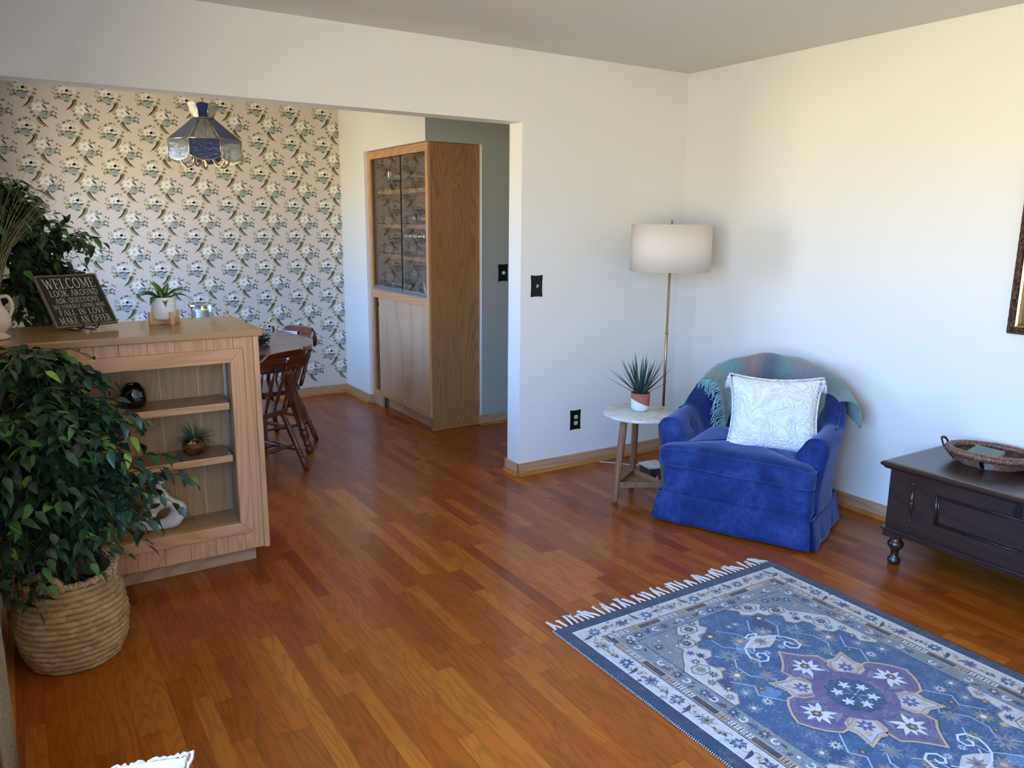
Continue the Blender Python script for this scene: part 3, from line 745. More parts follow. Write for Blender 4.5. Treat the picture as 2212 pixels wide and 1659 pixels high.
# basket of coiled water hyacinth rope
bxx, byy = -3.682, -.862
t = thing('woven_basket', 'round coiled rope basket with two handles holding the ficus tree', 'basket', (bxx, byy, 0))
rope = Nd('coiled_rope'); v = rope.coord(); tcn = rope.n('ShaderNodeTexCoord')
gr = rope.n('ShaderNodeTexGradient', gradient_type='RADIAL'); rope.l(tcn.outputs['Object'], gr.inputs[0])
sz = rope.n('ShaderNodeSeparateXYZ'); rope.l(tcn.outputs['Object'], sz.inputs[0])
wv = rope.n('ShaderNodeCombineXYZ'); rope.l(rope.math('MULTIPLY', gr.outputs[0], 26.0), wv.inputs[0]); rope.l(rope.math('MULTIPLY', sz.outputs['Z'], 34.0), wv.inputs[1])
vn = rope.n('ShaderNodeTexVoronoi', feature='F1'); rope.l(wv.outputs[0], vn.inputs['Vector']); vn.inputs['Scale'].default_value = 1.2
f1 = rope.noise(v, 70, 4, .7)
colr = rope.ramp(rope.math('ADD', rope.math('MULTIPLY', rope.math('FRACT', rope.math('MULTIPLY', vn.outputs['Color'], 1.0)), .4), rope.math('MULTIPLY', f1, .6)), [(.15, lin('#7a5c3c')), (.5, lin('#ab8a60')), (.8, lin('#c7a97c'))])
rope.set(Base_Color=colr, Roughness=.75); rope.bump(f1, .003, .8); MAT['rope'] = rope.m
prof = []; nc = 15; zt = .300
def brad(z): return .128+.038*math.sin(PI*min(1, max(0, (z/.30)))**.8*.92)+.004
for k in range(nc):
    zc_ = .0095+k*(zt/nc)
    for a in (-80, -40, 0, 40, 80): prof.append((brad(zc_)+.0098*math.cos(R(a)), zc_+.0098*math.sin(R(a))))
inner = [(brad(.29)-.006, .297), (brad(.2)-.01, .2), (brad(.05)-.012, .03), (0, .02)]
m = M(); m.lathe([(brad(0)-.01, .0)]+prof+inner, 64, flute=lambda a, z: 1+.010*math.sin(9*a+z*60)+.008*math.sin(23*a-z*90)); m.build('body', MAT['rope'], t)
m = M(); rr = brad(.30)+.0
m.tube([((rr)*math.cos(a), (rr)*math.sin(a), .311) for a in [2*PI*i/64 for i in range(64)]], .0115, 10, closed=True); m.build('rim', MAT['rope'], t)
m = M()
for i in range(56):
    a0 = 2*PI*i/56; sg = 1 if i % 2 else -1
    m.tube([Vector(((rr+.0125*math.cos(b))*math.cos(a0+sg*(b/PI-.3)*.07), (rr+.0125*math.cos(b))*math.sin(a0+sg*(b/PI-.3)*.07), .311+.0125*math.sin(b))) for b in [R(-70+30*k) for k in range(8)]], .0013, 5, cap=False)
m.build('stitching', plain('raffia', '#e0cfa8', .7), t)
for a in (R(238), R(28)):
    m = M(); d = Vector((math.cos(a), math.sin(a), 0)); s_ = Vector((-math.sin(a), math.cos(a), 0)); o_ = d*rr
    pts = cr_pts([o_-s_*.055+Vector((0, 0, .305)), o_-s_*.052+d*.004+Vector((0, 0, .335)), o_-s_*.02+d*.01+Vector((0, 0, .362)), o_+s_*.02+d*.01+Vector((0, 0, .362)), o_+s_*.052+d*.004+Vector((0, 0, .335)), o_+s_*.055+Vector((0, 0, .305))], 5)
    m.tube(pts, .0115, 10)
    for k in range(3, len(pts)-3, 3):
        c_ = pts[k]; tn_ = (pts[k+1]-pts[k-1]).normalized(); u_ = tn_.orthogonal().normalized(); w2 = tn_.cross(u_)
        m.tube([c_+(u_*math.cos(b)+w2*math.sin(b))*.0125+tn_*.004*math.sin(b) for b in [2*PI*j/12 for j in range(12)]], .0013, 4, closed=True, mi=1)
    m.build('handle', [MAT['rope'], bpy.data.materials['raffia']], t)
m = M(); m.lathe([(.140, .235), (.09, .25), (0, .258)], 24)
o = m.build('moss', plain('dark_moss', '#28241e', .95, bump=(120, .01), var=.4), t)

# ------------------------------------------------------------------ things on the bookcase shelves
t = thing('air_plant', 'small spiky green air plant in the faceted copper bowl on the middle shelf', 'plant', (-3.153, -.352, .575))
m = M(); q = random.Random(4)
for i in range(60):
    a = q.uniform(0, 2*PI); e_ = R(q.uniform(15, 85)); L = q.uniform(.05, .105)
    d = Vector((math.cos(a)*math.cos(e_), math.sin(a)*math.cos(e_), math.sin(e_)))
    leaf_blade(m, (d.x*.01, d.y*.01, .005), d, (0, 0, 1), L, .0042, lin(q.choice(['#5c7a4f', '#4d6b45', '#6f8a5e', '#3f5c3b'])), fold=.5, curl=q.uniform(.1, .75), n=5, shape=.4)
m.build('leaves', MAT['leaf_soft'], t)
t = thing('geometric_bowl', 'faceted copper gold bowl with dark triangles on the middle shelf', 'bowl', (-3.153, -.352, .5232))
m = M(); copper = plain('copper', (.80, .52, .27), .14, 1.0); bronze = plain('dark_bronze', (.16, .07, .035), .35, .85)
rings = [(.020, 0, 0), (.043, .014, 0), (.052, .036, .5), (.047, .056, 0), (.034, .070, .5)]; n_ = 8; V = []
for r_, z, ph in rings: V += [(r_*math.cos(2*PI*(i+ph)/n_), r_*math.sin(2*PI*(i+ph)/n_), z) for i in range(n_)]
k = 0
for a in range(len(rings)-1):
    for i in range(n_):
        j = (i+1) % n_; A, B_, C_, D_ = a*n_+i, a*n_+j, (a+1)*n_+i, (a+1)*n_+j
        if rings[a+1][2] > rings[a][2]: m.add(V, [], 0); f_ = [(A, B_, C_), (B_, D_, C_)]
        elif rings[a+1][2] < rings[a][2]: f_ = [(A, B_, D_), (A, D_, C_)]
        else: f_ = [(A, B_, D_), (A, D_, C_)]
        for z_, ff in enumerate(f_): m.add([V[h] for h in ff], [(0, 1, 2)], (i+z_+a) % 2, False)
m.lathe([(.034, .0695), (.031, .068), (.03, .03), (0, .02)], 16, mi=1)
m.build('body', [copper, bronze], t)
t = thing('donut_vase', 'off white ceramic vase with an oval hole through it on the lowest shelf', 'vase', (-3.305, -.358, .2125), R(-8))
# outline in local xz, round cross section in depth
hole = (.006, .068); body = []
OUT = [(-.020, .218), (-.021, .195), (-.026, .170), (-.040, .145), (-.062, .112), (-.084, .078), (-.097, .050), (-.096, .022), (-.078, .006), (-.040, .001), (.0, .000), (.038, .001), (.066, .012), (.088, .042), (.098, .075), (.096, .098), (.080, .116), (.055, .130), (.036, .148), (.026, .170), (.022, .195), (.021, .218)]
P = cr_pts([Vector((p[0], p[1], 0)) for p in OUT], 4)
m = M(); N_ = len(P)
def hole_pt(a): return Vector((.006+.034*math.cos(a)*math.cos(.7)-.019*math.sin(a)*math.sin(.7), .070+.034*math.cos(a)*math.sin(.7)+.019*math.sin(a)*math.cos(.7), 0))
# ring part: sweep between the outer outline (below the neck) and the hole
lowi = [i for i in range(N_) if P[i].y < .168]
OL = [P[i] for i in lowi]; topn = 8
A_ = OL[0]; Bq = OL[-1]
OL = OL+[Bq.lerp(A_, (i+1)/(topn+1)) for i in range(topn)]
ang_ = [math.atan2(p.y-hole[1], p.x-hole[0]) for p in OL]
sec = 16
V = []
for p, a in zip(OL, ang_):
    # hole point in the same direction
    best = min(range(72), key=lambda k: abs(math.atan2(math.sin(math.atan2(hole_pt(2*PI*k/72).y-.070, hole_pt(2*PI*k/72).x-.006)-a), math.cos(math.atan2(hole_pt(2*PI*k/72).y-.070, hole_pt(2*PI*k/72).x-.006)-a))))
    hpt = hole_pt(2*PI*best/72); mid = (p+hpt)/2; hl = (p-hpt).length/2; dd = (p-hpt).normalized(); dp = min(.040, hl*.95+.004)
    for k in range(sec):
        b = 2*PI*k/sec; w2 = mid+dd*math.cos(b)*hl
        V.append((w2.x, dp*math.sin(b), w2.y))
L_ = len(OL)
m.add(V, [(i*sec+k, i*sec+(k+1) % sec, ((i+1) % L_)*sec+(k+1) % sec, ((i+1) % L_)*sec+k) for i in range(L_) for k in range(sec)], 0, True)
m.lathe([(.034, .140), (.0265, .168), (.0215, .195), (.0205, .216), (.018, .219), (.0155, .216), (.016, .19), (.0, .17)], 28)
m.build('body', plain('matte_ceramic', '#d9d3cb', .8, var=.04, vscale=200, bump=(500, .0006)), t, weld=True)
t = thing('black_glass_vase', 'round black glass vase behind the leaves on the upper shelf', 'vase', (-3.372, -.350, .7542))
m = M(); m.lathe([(.024, 0), (.040, .006), (.049, .028), (.051, .05), (.044, .078), (.030, .094), (.026, .10), (.023, .099), (.026, .09), (0, .05)], 36); m.build('body', plain('black_glass', '#0c0d14', .08, var=.0, Coat_Weight=.6), t)
# ------------------------------------------------------------------ china cabinet in its niche
cx_, cy0, cy1 = -1.252, 1.206, 2.280
t = thing('china_cabinet', 'tall oak china cabinet with sliding glass doors full of glassware in the dining wall', 'cabinet', (-1.03, 1.74, 0))
X0 = T(1.03, -1.74, 0)
m = M(); m.box((-1.235, cy0, .0), (-.836, cy0+.018, 2.05), .0015, xf=X0)
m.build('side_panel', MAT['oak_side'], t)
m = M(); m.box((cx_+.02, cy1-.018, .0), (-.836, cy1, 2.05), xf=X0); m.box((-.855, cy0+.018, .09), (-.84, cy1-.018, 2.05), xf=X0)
m.box((cx_+.02, cy0+.018, 2.03), (-.84, cy1-.018, 2.05), xf=X0); m.box((cx_+.02, cy0+.018, .955), (-.84, cy1-.018, .985), xf=X0); m.box((cx_+.02, cy0+.018, .10), (-.84, cy1-.018, .12), xf=X0)
m.build('carcass', MAT['oak_in'], t)
m = M(); m.box((cx_, cy0, .095), (cx_+.02, cy0+.037, 2.0505), .002, xf=X0); m.build('face_stile', MAT['oak_z'], t)
m = M(); m.box((cx_, cy1-.045, .03), (cx_+.02, cy1, 2.0505), .002, xf=X0); m.build('face_stile', MAT['oak_z'], t)
for z0, z1 in ((1.992, 2.050), (.905, .972), (.095, .132)):
    m = M(); m.box((cx_+.0005, cy0+.037, z0), (cx_+.0195, cy1-.045, z1), .0015, xf=X0); m.build('face_rail', MAT['oak_y'], t)
m = M(); m.box((cx_+.055, cy0+.002, 0), (cx_+.075, cy1-.10, .095), xf=X0); m.box((cx_+.004, cy1-.19, 0), (cx_+.02, cy1, .095), xf=X0)
m.build('toe_kick', MAT['base_y'], t)
m = M(); m.box((-1.235, cy0-.016, 0), (-.836, cy0-.0005, .016), .006, xf=X0, seg=3); m.build('shoe_moulding', MAT['quarter'], t)
m = M(); m.box((cx_+.002, cy0+.037, .972), (cx_+.034, cy1-.045, .986), .001, xf=X0); m.box((cx_+.016, cy0+.037, .972), (cx_+.019, cy1-.045, .998), xf=X0); m.build('door_track', MAT['alu'], t)
SH = (1.258, 1.492, 1.752)
for z in SH:
    m = M(); m.box((-1.205, cy0+.022, z-.034), (-.87, cy1-.075, z), .008, xf=X0, seg=3); m.build('shelf', MAT['oak_y'], t)
for y in (cy0+.03, (cy0+cy1)/2, cy1-.055):
    m = M(); m.box((-.872, y-.008, 1.0), (-.856, y+.008, 2.02), .001, xf=X0)
    for i in range(38): m.box((-.8735, y-.003, 1.01+i*.026), (-.8715, y+.003, 1.018+i*.026), 0, 1, xf=X0)
    m.build('shelf_standard', [MAT['steel'], MAT['black']], t)
ym = 1.665
for a, b, xx in ((ym-.03, cy1-.05, cx_+.024), (cy0+.037, ym+.005, cx_+.010)):
    m = M(); m.box((xx, a, .998), (xx+.004, b, 1.992), 0, 0, xf=X0)
    m.box((xx-.0015, a, .990), (xx+.0055, b, 1.006), .0005, 1, xf=X0)
    m.build('glass_door', [MAT['pane'], MAT['alu']], t)
m = M(); m.box((cx_+.007, ym+.002, .99), (cx_+.016, ym+.011, 1.992), .001, xf=X0); m.build('door_edge_strip', MAT['black'], t)
o1 = wood('maple_door', '#c9a381', '#ae8663', 'Z', fig=.7, bands=7, rough=.4, coat=.2)
for a, b, xx in ((ym-.03, cy1-.098, cx_+.024), (cy0+.034, ym+.01, cx_+.008)):
    m = M(); m.box((xx, a, .128), (xx+.012, b, .908), .001, xf=X0); o = m.build('sliding_door', o1, t)
m = M(); m.box((cx_+.015, cy1-.108, .835), (cx_+.026, cy1-.096, .86), .003, xf=X0); m.build('finger_pull', MAT['black'], t)
m = M(); m.box((cx_+.004, ym-.006, .128), (cx_+.014, ym+.004, .142), .003, xf=X0); m.build('door_guide', MAT['white_cer'], t)

# ------------------------------------------------------------------ glassware, each glass its own object
def gl_shape(kind):
    if kind == 'wine glass': pr_ = [(.030, 0), (.030, .002), (.006, .006), (.0035, .012), (.0035, .075), (.008, .084), (.024, .098), (.033, .118), (.034, .14), (.029, .168), (.028, .168), (.033, .14), (.032, .118), (.022, .100), (0, .088)]
    if kind == 'goblet': pr_ = [(.027, 0), (.027, .002), (.007, .006), (.0045, .012), (.006, .04), (.0045, .052), (.010, .058), (.026, .070), (.033, .095), (.034, .128), (.033, .128), (.031, .095), (.024, .073), (0, .062)]
    if kind == 'tumbler': pr_ = [(.024, 0), (.026, .002), (.0305, .115), (.0295, .115), (.025, .010), (0, .009)]
    if kind == 'short tumbler': pr_ = [(.027, 0), (.029, .002), (.033, .078), (.032, .078), (.028, .009), (0, .008)]
    if kind == 'flute': pr_ = [(.028, 0), (.028, .002), (.005, .006), (.0035, .014), (.004, .07), (.012, .085), (.022, .11), (.026, .145), (.024, .205), (.023, .205), (.025, .145), (.020, .11), (0, .08)]
    if kind == 'sherry glass': pr_ = [(.022, 0), (.022, .002), (.004, .005), (.003, .012), (.003, .05), (.010, .058), (.021, .075), (.023, .10), (.022, .10), (.020, .076), (0, .06)]
    if kind == 'pitcher': pr_ = [(.038, 0), (.042, .003), (.044, .14), (.047, .175), (.0455, .175), (.042, .14), (.040, .01), (0, .009)]
    if kind == 'glass bowl': pr_ = [(.03, 0), (.032, .002), (.02, .006), (.02, .03), (.05, .05), (.066, .085), (.064, .085), (.047, .052), (0, .035)]
    m = M(); m.lathe(pr_, 20); 
    me = m.build('glass', MAT['glass']); return me
proto = {}
def put(kind, x, y, z, label, group, s=1.0):
    k = kind
    if k not in proto:
        o = gl_shape(k); proto[k] = o
    else:
        o = proto[k].copy(); COL.objects.link(o)
    o.name = k.replace(' ', '_'); o.location = (x, y, z+.0004); o.scale = (s, s, s)
    tag(o, label, 'glass', group); return o
ORD = ['first', 'second', 'third', 'fourth', 'fifth', 'sixth', 'seventh', 'eighth', 'ninth']
gq = random.Random(12)
z3, z2, z1, z0 = SH[2], SH[1], SH[0], .985
put('pitcher', -1.12, 2.12, z3, 'tall clear glass pitcher at the left end of the cabinet top shelf', 'glassware on the cabinet top shelf')
for i in range(5): put('goblet', -1.13+.02*rnd.random(), 2.00-.075*i, z3, 'clear goblet, %s from the left beside the pitcher on the cabinet top shelf' % ORD[i], 'glassware on the cabinet top shelf')
for i in range(6): put('sherry glass' if i < 3 else 'goblet', -1.13+.02*rnd.random(), 1.60-.064*i, z3, 'clear stemmed glass, %s right of the door seam, front of the cabinet top shelf' % ORD[i], 'glassware on the cabinet top shelf', 1.0)
for i in range(5): put('wine glass', -1.00+.02*rnd.random(), 1.68-.09*i, z3, 'clear wine glass, %s from the left in the back row of the cabinet top shelf' % ORD[i], 'glassware on the cabinet top shelf')
for i in range(8): put('tumbler', -1.00, 2.03-.088*i, z2, 'straight clear tumbler, %s from the left in the back row, second cabinet shelf' % ORD[i], 'tumblers on the second cabinet shelf', 1.12)
for i in range(5): put('tumbler', -1.13, 1.58-.070*i, z2, 'straight clear tumbler, %s right of the door seam in front, second cabinet shelf' % ORD[i], 'tumblers on the second cabinet shelf', .92)
for i in range(5): put('sherry glass', -1.13, 2.08-.078*i, z2, 'small stemmed glass, %s from the left in front on the second cabinet shelf' % ORD[i], 'small glasses on the second cabinet shelf', .95)
for i in range(9): put('wine glass', -1.06, 2.04-.083*i, z1, 'clear wine glass, %s from the left in the long row, third cabinet shelf' % ORD[i], 'wine glasses on the third cabinet shelf', 1.05)
for i in range(4): put('sherry glass', -1.16, 2.12-.07*i, z1, 'small stemmed glass, %s from the left in front on the third cabinet shelf' % ORD[i], 'small glasses on the third cabinet shelf', .9)
for i in range(4): put('short tumbler', -1.15, 1.56-.074*i, z1, 'short clear tumbler, %s right of the door seam in front, third cabinet shelf' % ORD[i], 'short tumblers on the third cabinet shelf', .85)
for i in range(4): put('short tumbler', -1.13, 2.08-.11*i, z0, 'short clear tumbler, %s from the left on the cabinet bottom shelf' % ORD[i], 'short tumblers on the cabinet bottom shelf')
put('flute', -1.15, 1.62, z0, 'tall clear flute beside the door seam on the cabinet bottom shelf', 'flutes on the cabinet bottom shelf', 1.0)
put('flute', -1.10, 1.50, z0, 'tall clear flute nearer the right end of the cabinet bottom shelf', 'flutes on the cabinet bottom shelf', 1.0)
put('glass bowl', -1.08, 1.36, z0, 'footed clear glass bowl at the right end of the cabinet bottom shelf', 'glassware on the cabinet bottom shelf')
m = M()
NP = [(0, 0), (.09, .01), (.05, .09)]
m.add([(-.045, 0, 0), (.045, .012, 0), (0, .03, .10), (0, -.012, .05)], [(0, 1, 3), (1, 2, 3), (2, 0, 3), (0, 2, 1)])
o = m.build('napkin', plain('white_linen', '#ecebe6', .8), None, (-1.17, 1.40, .9855), R(75)); tag(o, 'folded white napkin between the glasses on the cabinet bottom shelf', 'napkin')

# ------------------------------------------------------------------ stained glass pendant chandelier
chx, chy = -2.688, 1.275
t = thing('chandelier', 'octagonal blue and clear stained glass pendant lamp with brass arms over the dining table', 'chandelier', (chx, chy, 2.44))
def bluegl(name, c, f):
    n = Nd(name); n.t.nodes.remove(n.b); v = n.coord(); nz = n.noise(v, 55, 3)
    tr = n.n('ShaderNodeBsdfTransparent', i_Color=(*c, 1)); gl = n.n('ShaderNodeBsdfGlossy', i_Roughness=.08)
    df = n.n('ShaderNodeBsdfDiffuse', i_Color=(c[0]*.75, c[1]*.75, c[2]*.8, 1)); tl = n.n('ShaderNodeBsdfTranslucent', i_Color=(c[0], c[1], c[2], 1))
    ad = n.n('ShaderNodeMixShader'); ad.inputs[0].default_value = .5; n.l(df.outputs[0], ad.inputs[1]); n.l(tl.outputs[0], ad.inputs[2])
    m1 = n.n('ShaderNodeMixShader'); m1.inputs[0].default_value = f; n.l(tr.outputs[0], m1.inputs[1]); n.l(ad.outputs[0], m1.inputs[2])
    gm_ = n.n('ShaderNodeNewGeometry'); fr = n.n('ShaderNodeFresnel', i_IOR=n.math('SUBTRACT', 1.5, n.math('MULTIPLY', gm_.outputs['Backfacing'], .8333))); m2 = n.n('ShaderNodeMixShader'); n.l(fr.outputs[0], m2.inputs[0]); n.l(m1.outputs[0], m2.inputs[1]); n.l(gl.outputs[0], m2.inputs[2])
    bp = n.n('ShaderNodeBump'); bp.inputs['Distance'].default_value = .002; n.l(nz, bp.inputs['Height'])
    n.l(bp.outputs[0], gl.inputs['Normal']); n.l(m2.outputs[0], n.o.inputs[0]); return n.m
BLUE = bluegl('blue_stained_glass', (.07, .13, .36), .72); CLR = bluegl('clear_seedy_glass', (.78, .80, .80), .16)
came = plain('dark_brass_came', (.20, .15, .09), .3, .9)
Z = lambda z: z-2.44
N8 = 8; ph = R(90-57.5+22.5)   # one flat side towards the living room
rings = [(.092, 2.175), (.057, 2.103), (.219, 1.972), (.222, 1.880)]
def rp(k, i): a = ph+2*PI*i/N8; return Vector((rings[k][0]*math.cos(a), rings[k][0]*math.sin(a), Z(rings[k][1])))
for band, nm in ((0, 'crown_panel'), (1, 'shade_panel'), (2, 'skirt_panel')):
    for i in range(N8):
        m = M(); A, B_, C_, D_ = rp(band, i), rp(band, (i+1) % N8), rp(band+1, (i+1) % N8), rp(band+1, i)
        nrm = (B_-A).cross(D_-A).normalized(); cc = (A+B_+C_+D_)/4
        ins = lambda p: cc+(p-cc)*.985
        pts = [ins(A), ins(B_), ins(C_), ins(D_)]
        if band == 2:   # rounded scallop below
            sc_ = [ins(C_).lerp(ins(D_), k/8)+Vector((0, 0, -.030*math.sin(PI*k/8)**.7)) for k in range(1, 8)]; pts = [ins(A), ins(B_), ins(C_)]+sc_+[ins(D_)]
        if band == 0:
            sc_ = [ins(A).lerp(ins(B_), k/6)+((A+B_)/2).normalized()*0+Vector((0, 0, .010*math.sin(PI*k/6))) for k in range(1, 6)]; pts = [ins(A)]+sc_+[ins(B_), ins(C_), ins(D_)]
        k = len(pts); V = [p+nrm*.001 for p in pts]+[p-nrm*.001 for p in pts]
        m.add(V, [tuple(range(k)), tuple(range(k, 2*k))[::-1]]+[(a, (a+1) % k, k+(a+1) % k, k+a) for a in range(k)])
        blue = (i+(0 if band != 1 else 1)) % 2 == 0
        m.build(nm, BLUE if blue else CLR, t)
m = M(); dk = M()
for i in range(N8):
    j = (i+1) % N8
    for k in range(4):
        if k in (1, 2): dk.tube([rp(k, i), rp(k, j)], .0028, 6)
    for k in range(3): dk.tube([rp(k, i), rp(k+1, i)], .0026, 6)
    dk.tube([rp(0, i).lerp(rp(0, j), u/6)+Vector((0, 0, .010*math.sin(PI*u/6))) for u in range(7)], .0024, 6)
    dk.tube([rp(3, i).lerp(rp(3, j), u/8)+Vector((0, 0, -.030*math.sin(PI*u/8)**.7)) for u in range(9)], .0024, 6)
dk.build('came_frame', plain('brass_came', (.55, .43, .24), .25, .95), t)
m = M(); zt_ = Z(2.185)
for k in range(7):
    zc = Z(2.195)+k*.034
    m.tube([(.010*math.cos(a)*(1 if k % 2 else 0), .010*math.cos(a)*(0 if k % 2 else 1), zc+.020*math.sin(a)) for a in [2*PI*i/14 for i in range(14)]], .0022, 6, closed=True)
m.tube([(.004, 0, Z(2.10)), (-.004, .003, Z(2.25)), (.003, -.002, 0)], .0013, 5)
m.build('chain', MAT['brass_dark'], t)
m = M(); m.lathe([(.06, 0), (.058, -.012), (.02, -.028), (0, -.03)][::-1], 24); m.build('canopy', MAT['brass'], t)
m = M(); m.lathe([(0, Z(1.815)), (.006, Z(1.82)), (.010, Z(1.835)), (.006, Z(1.85)), (.018, Z(1.858)), (.020, Z(1.875)), (.010, Z(1.885)), (.005, Z(1.9)), (.005, Z(2.10)), (.02, Z(2.108)), (.004, Z(2.12)), (.004, Z(2.19))], 16); m.build('centre_stem', MAT['brass'], t)
for k in range(5):
    a = 2*PI*k/5+.25; d = Vector((math.cos(a), math.sin(a), 0)); m = M()
    m.tube(cr_pts([d*.012+Vector((0, 0, Z(1.868))), d*.045+Vector((0, 0, Z(1.872))), d*.075+Vector((0, 0, Z(1.838))), d*.108+Vector((0, 0, Z(1.822))), d*.140+Vector((0, 0, Z(1.848))), d*.142+Vector((0, 0, Z(1.878)))], 6), .0052, 8)
    m.lathe([(.006, Z(1.872)), (.015, Z(1.878)), (.016, Z(1.884)), (.008, Z(1.886))], 12, xf=T(d.x*.142, d.y*.142, 0))
    o = m.build('arm', MAT['brass'], t)
    m = M(); m.lathe([(.0085, Z(1.885)), (.0085, Z(1.918)), (.006, Z(1.919))], 12, xf=T(d.x*.142, d.y*.142, 0)); m.build('candle_sleeve', MAT['white_cer'], o)
    m = M(); m.lathe([(.006, Z(1.919)), (.011, Z(1.932)), (.0105, Z(1.945)), (.004, Z(1.965)), (0, Z(1.972))], 12, xf=T(d.x*.142, d.y*.142, 0)); m.build('bulb', thin_glass('bulb_glass%d' % k, (.95, .95, .93), 1.5, .02, .05) if k == 0 else bpy.data.materials['bulb_glass0'], o)

# ------------------------------------------------------------------ dining table
tx, ty = -2.69, 1.27
t = thing('dining_table', 'round dark brown wooden dining table with turned splayed legs', 'table', (tx, ty, 0))
m = M(); Rr = .575
ys = [-Rr, -.37, -.185, -.001, .185, .37, Rr]
for a, b in zip(ys, ys[1:]):
    xa = math.sqrt(max(0, Rr*Rr-a*a)); xb = math.sqrt(max(0, Rr*Rr-b*b)); n_ = 14
    right = [(math.sqrt(max(0, Rr*Rr-y*y)), y) for y in [a+.0008+(b-a-.0016)*i/n_ for i in range(n_+1)]]
    m.prism(right+[(-p[0], p[1]) for p in right[::-1]], .724, .750)
m.lathe([(Rr-.02, .716), (Rr-.004, .722), (Rr-.006, .728), (Rr-.03, .73)], 72, mi=0)
o = m.build('tabletop', MAT['cherry_x'], t)
m = M(); m.lathe([(.44, .655), (.44, .7245)], 40, close=False); m.build('apron', MAT['cherry'], t)
legp = [(.020, 0), (.026, .012), (.027, .03), (.019, .045), (.026, .06), (.026, .068), (.021, .075), (.029, .12), (.030, .15), (.024, .16), (.030, .168), (.030, .176), (.025, .184), (.034, .26), (.037, .42), (.030, .52), (.036, .53), (.036, .545), (.028, .555), (.034, .57), (.034, .585), (.026, .60), (.032, .66), (.034, .715)]
for k in range(4):
    a = R(-17+90*k); p0 = Vector((.525*math.cos(a), .525*math.sin(a), 0)); p1 = Vector((.36*math.cos(a), .36*math.sin(a), .715))
    m = M(); m.lathe([(r_, z*(p1-p0).length/.715) for r_, z in legp], 20, xf=between(p0, p1)); m.build('leg', MAT['cherry'], t)

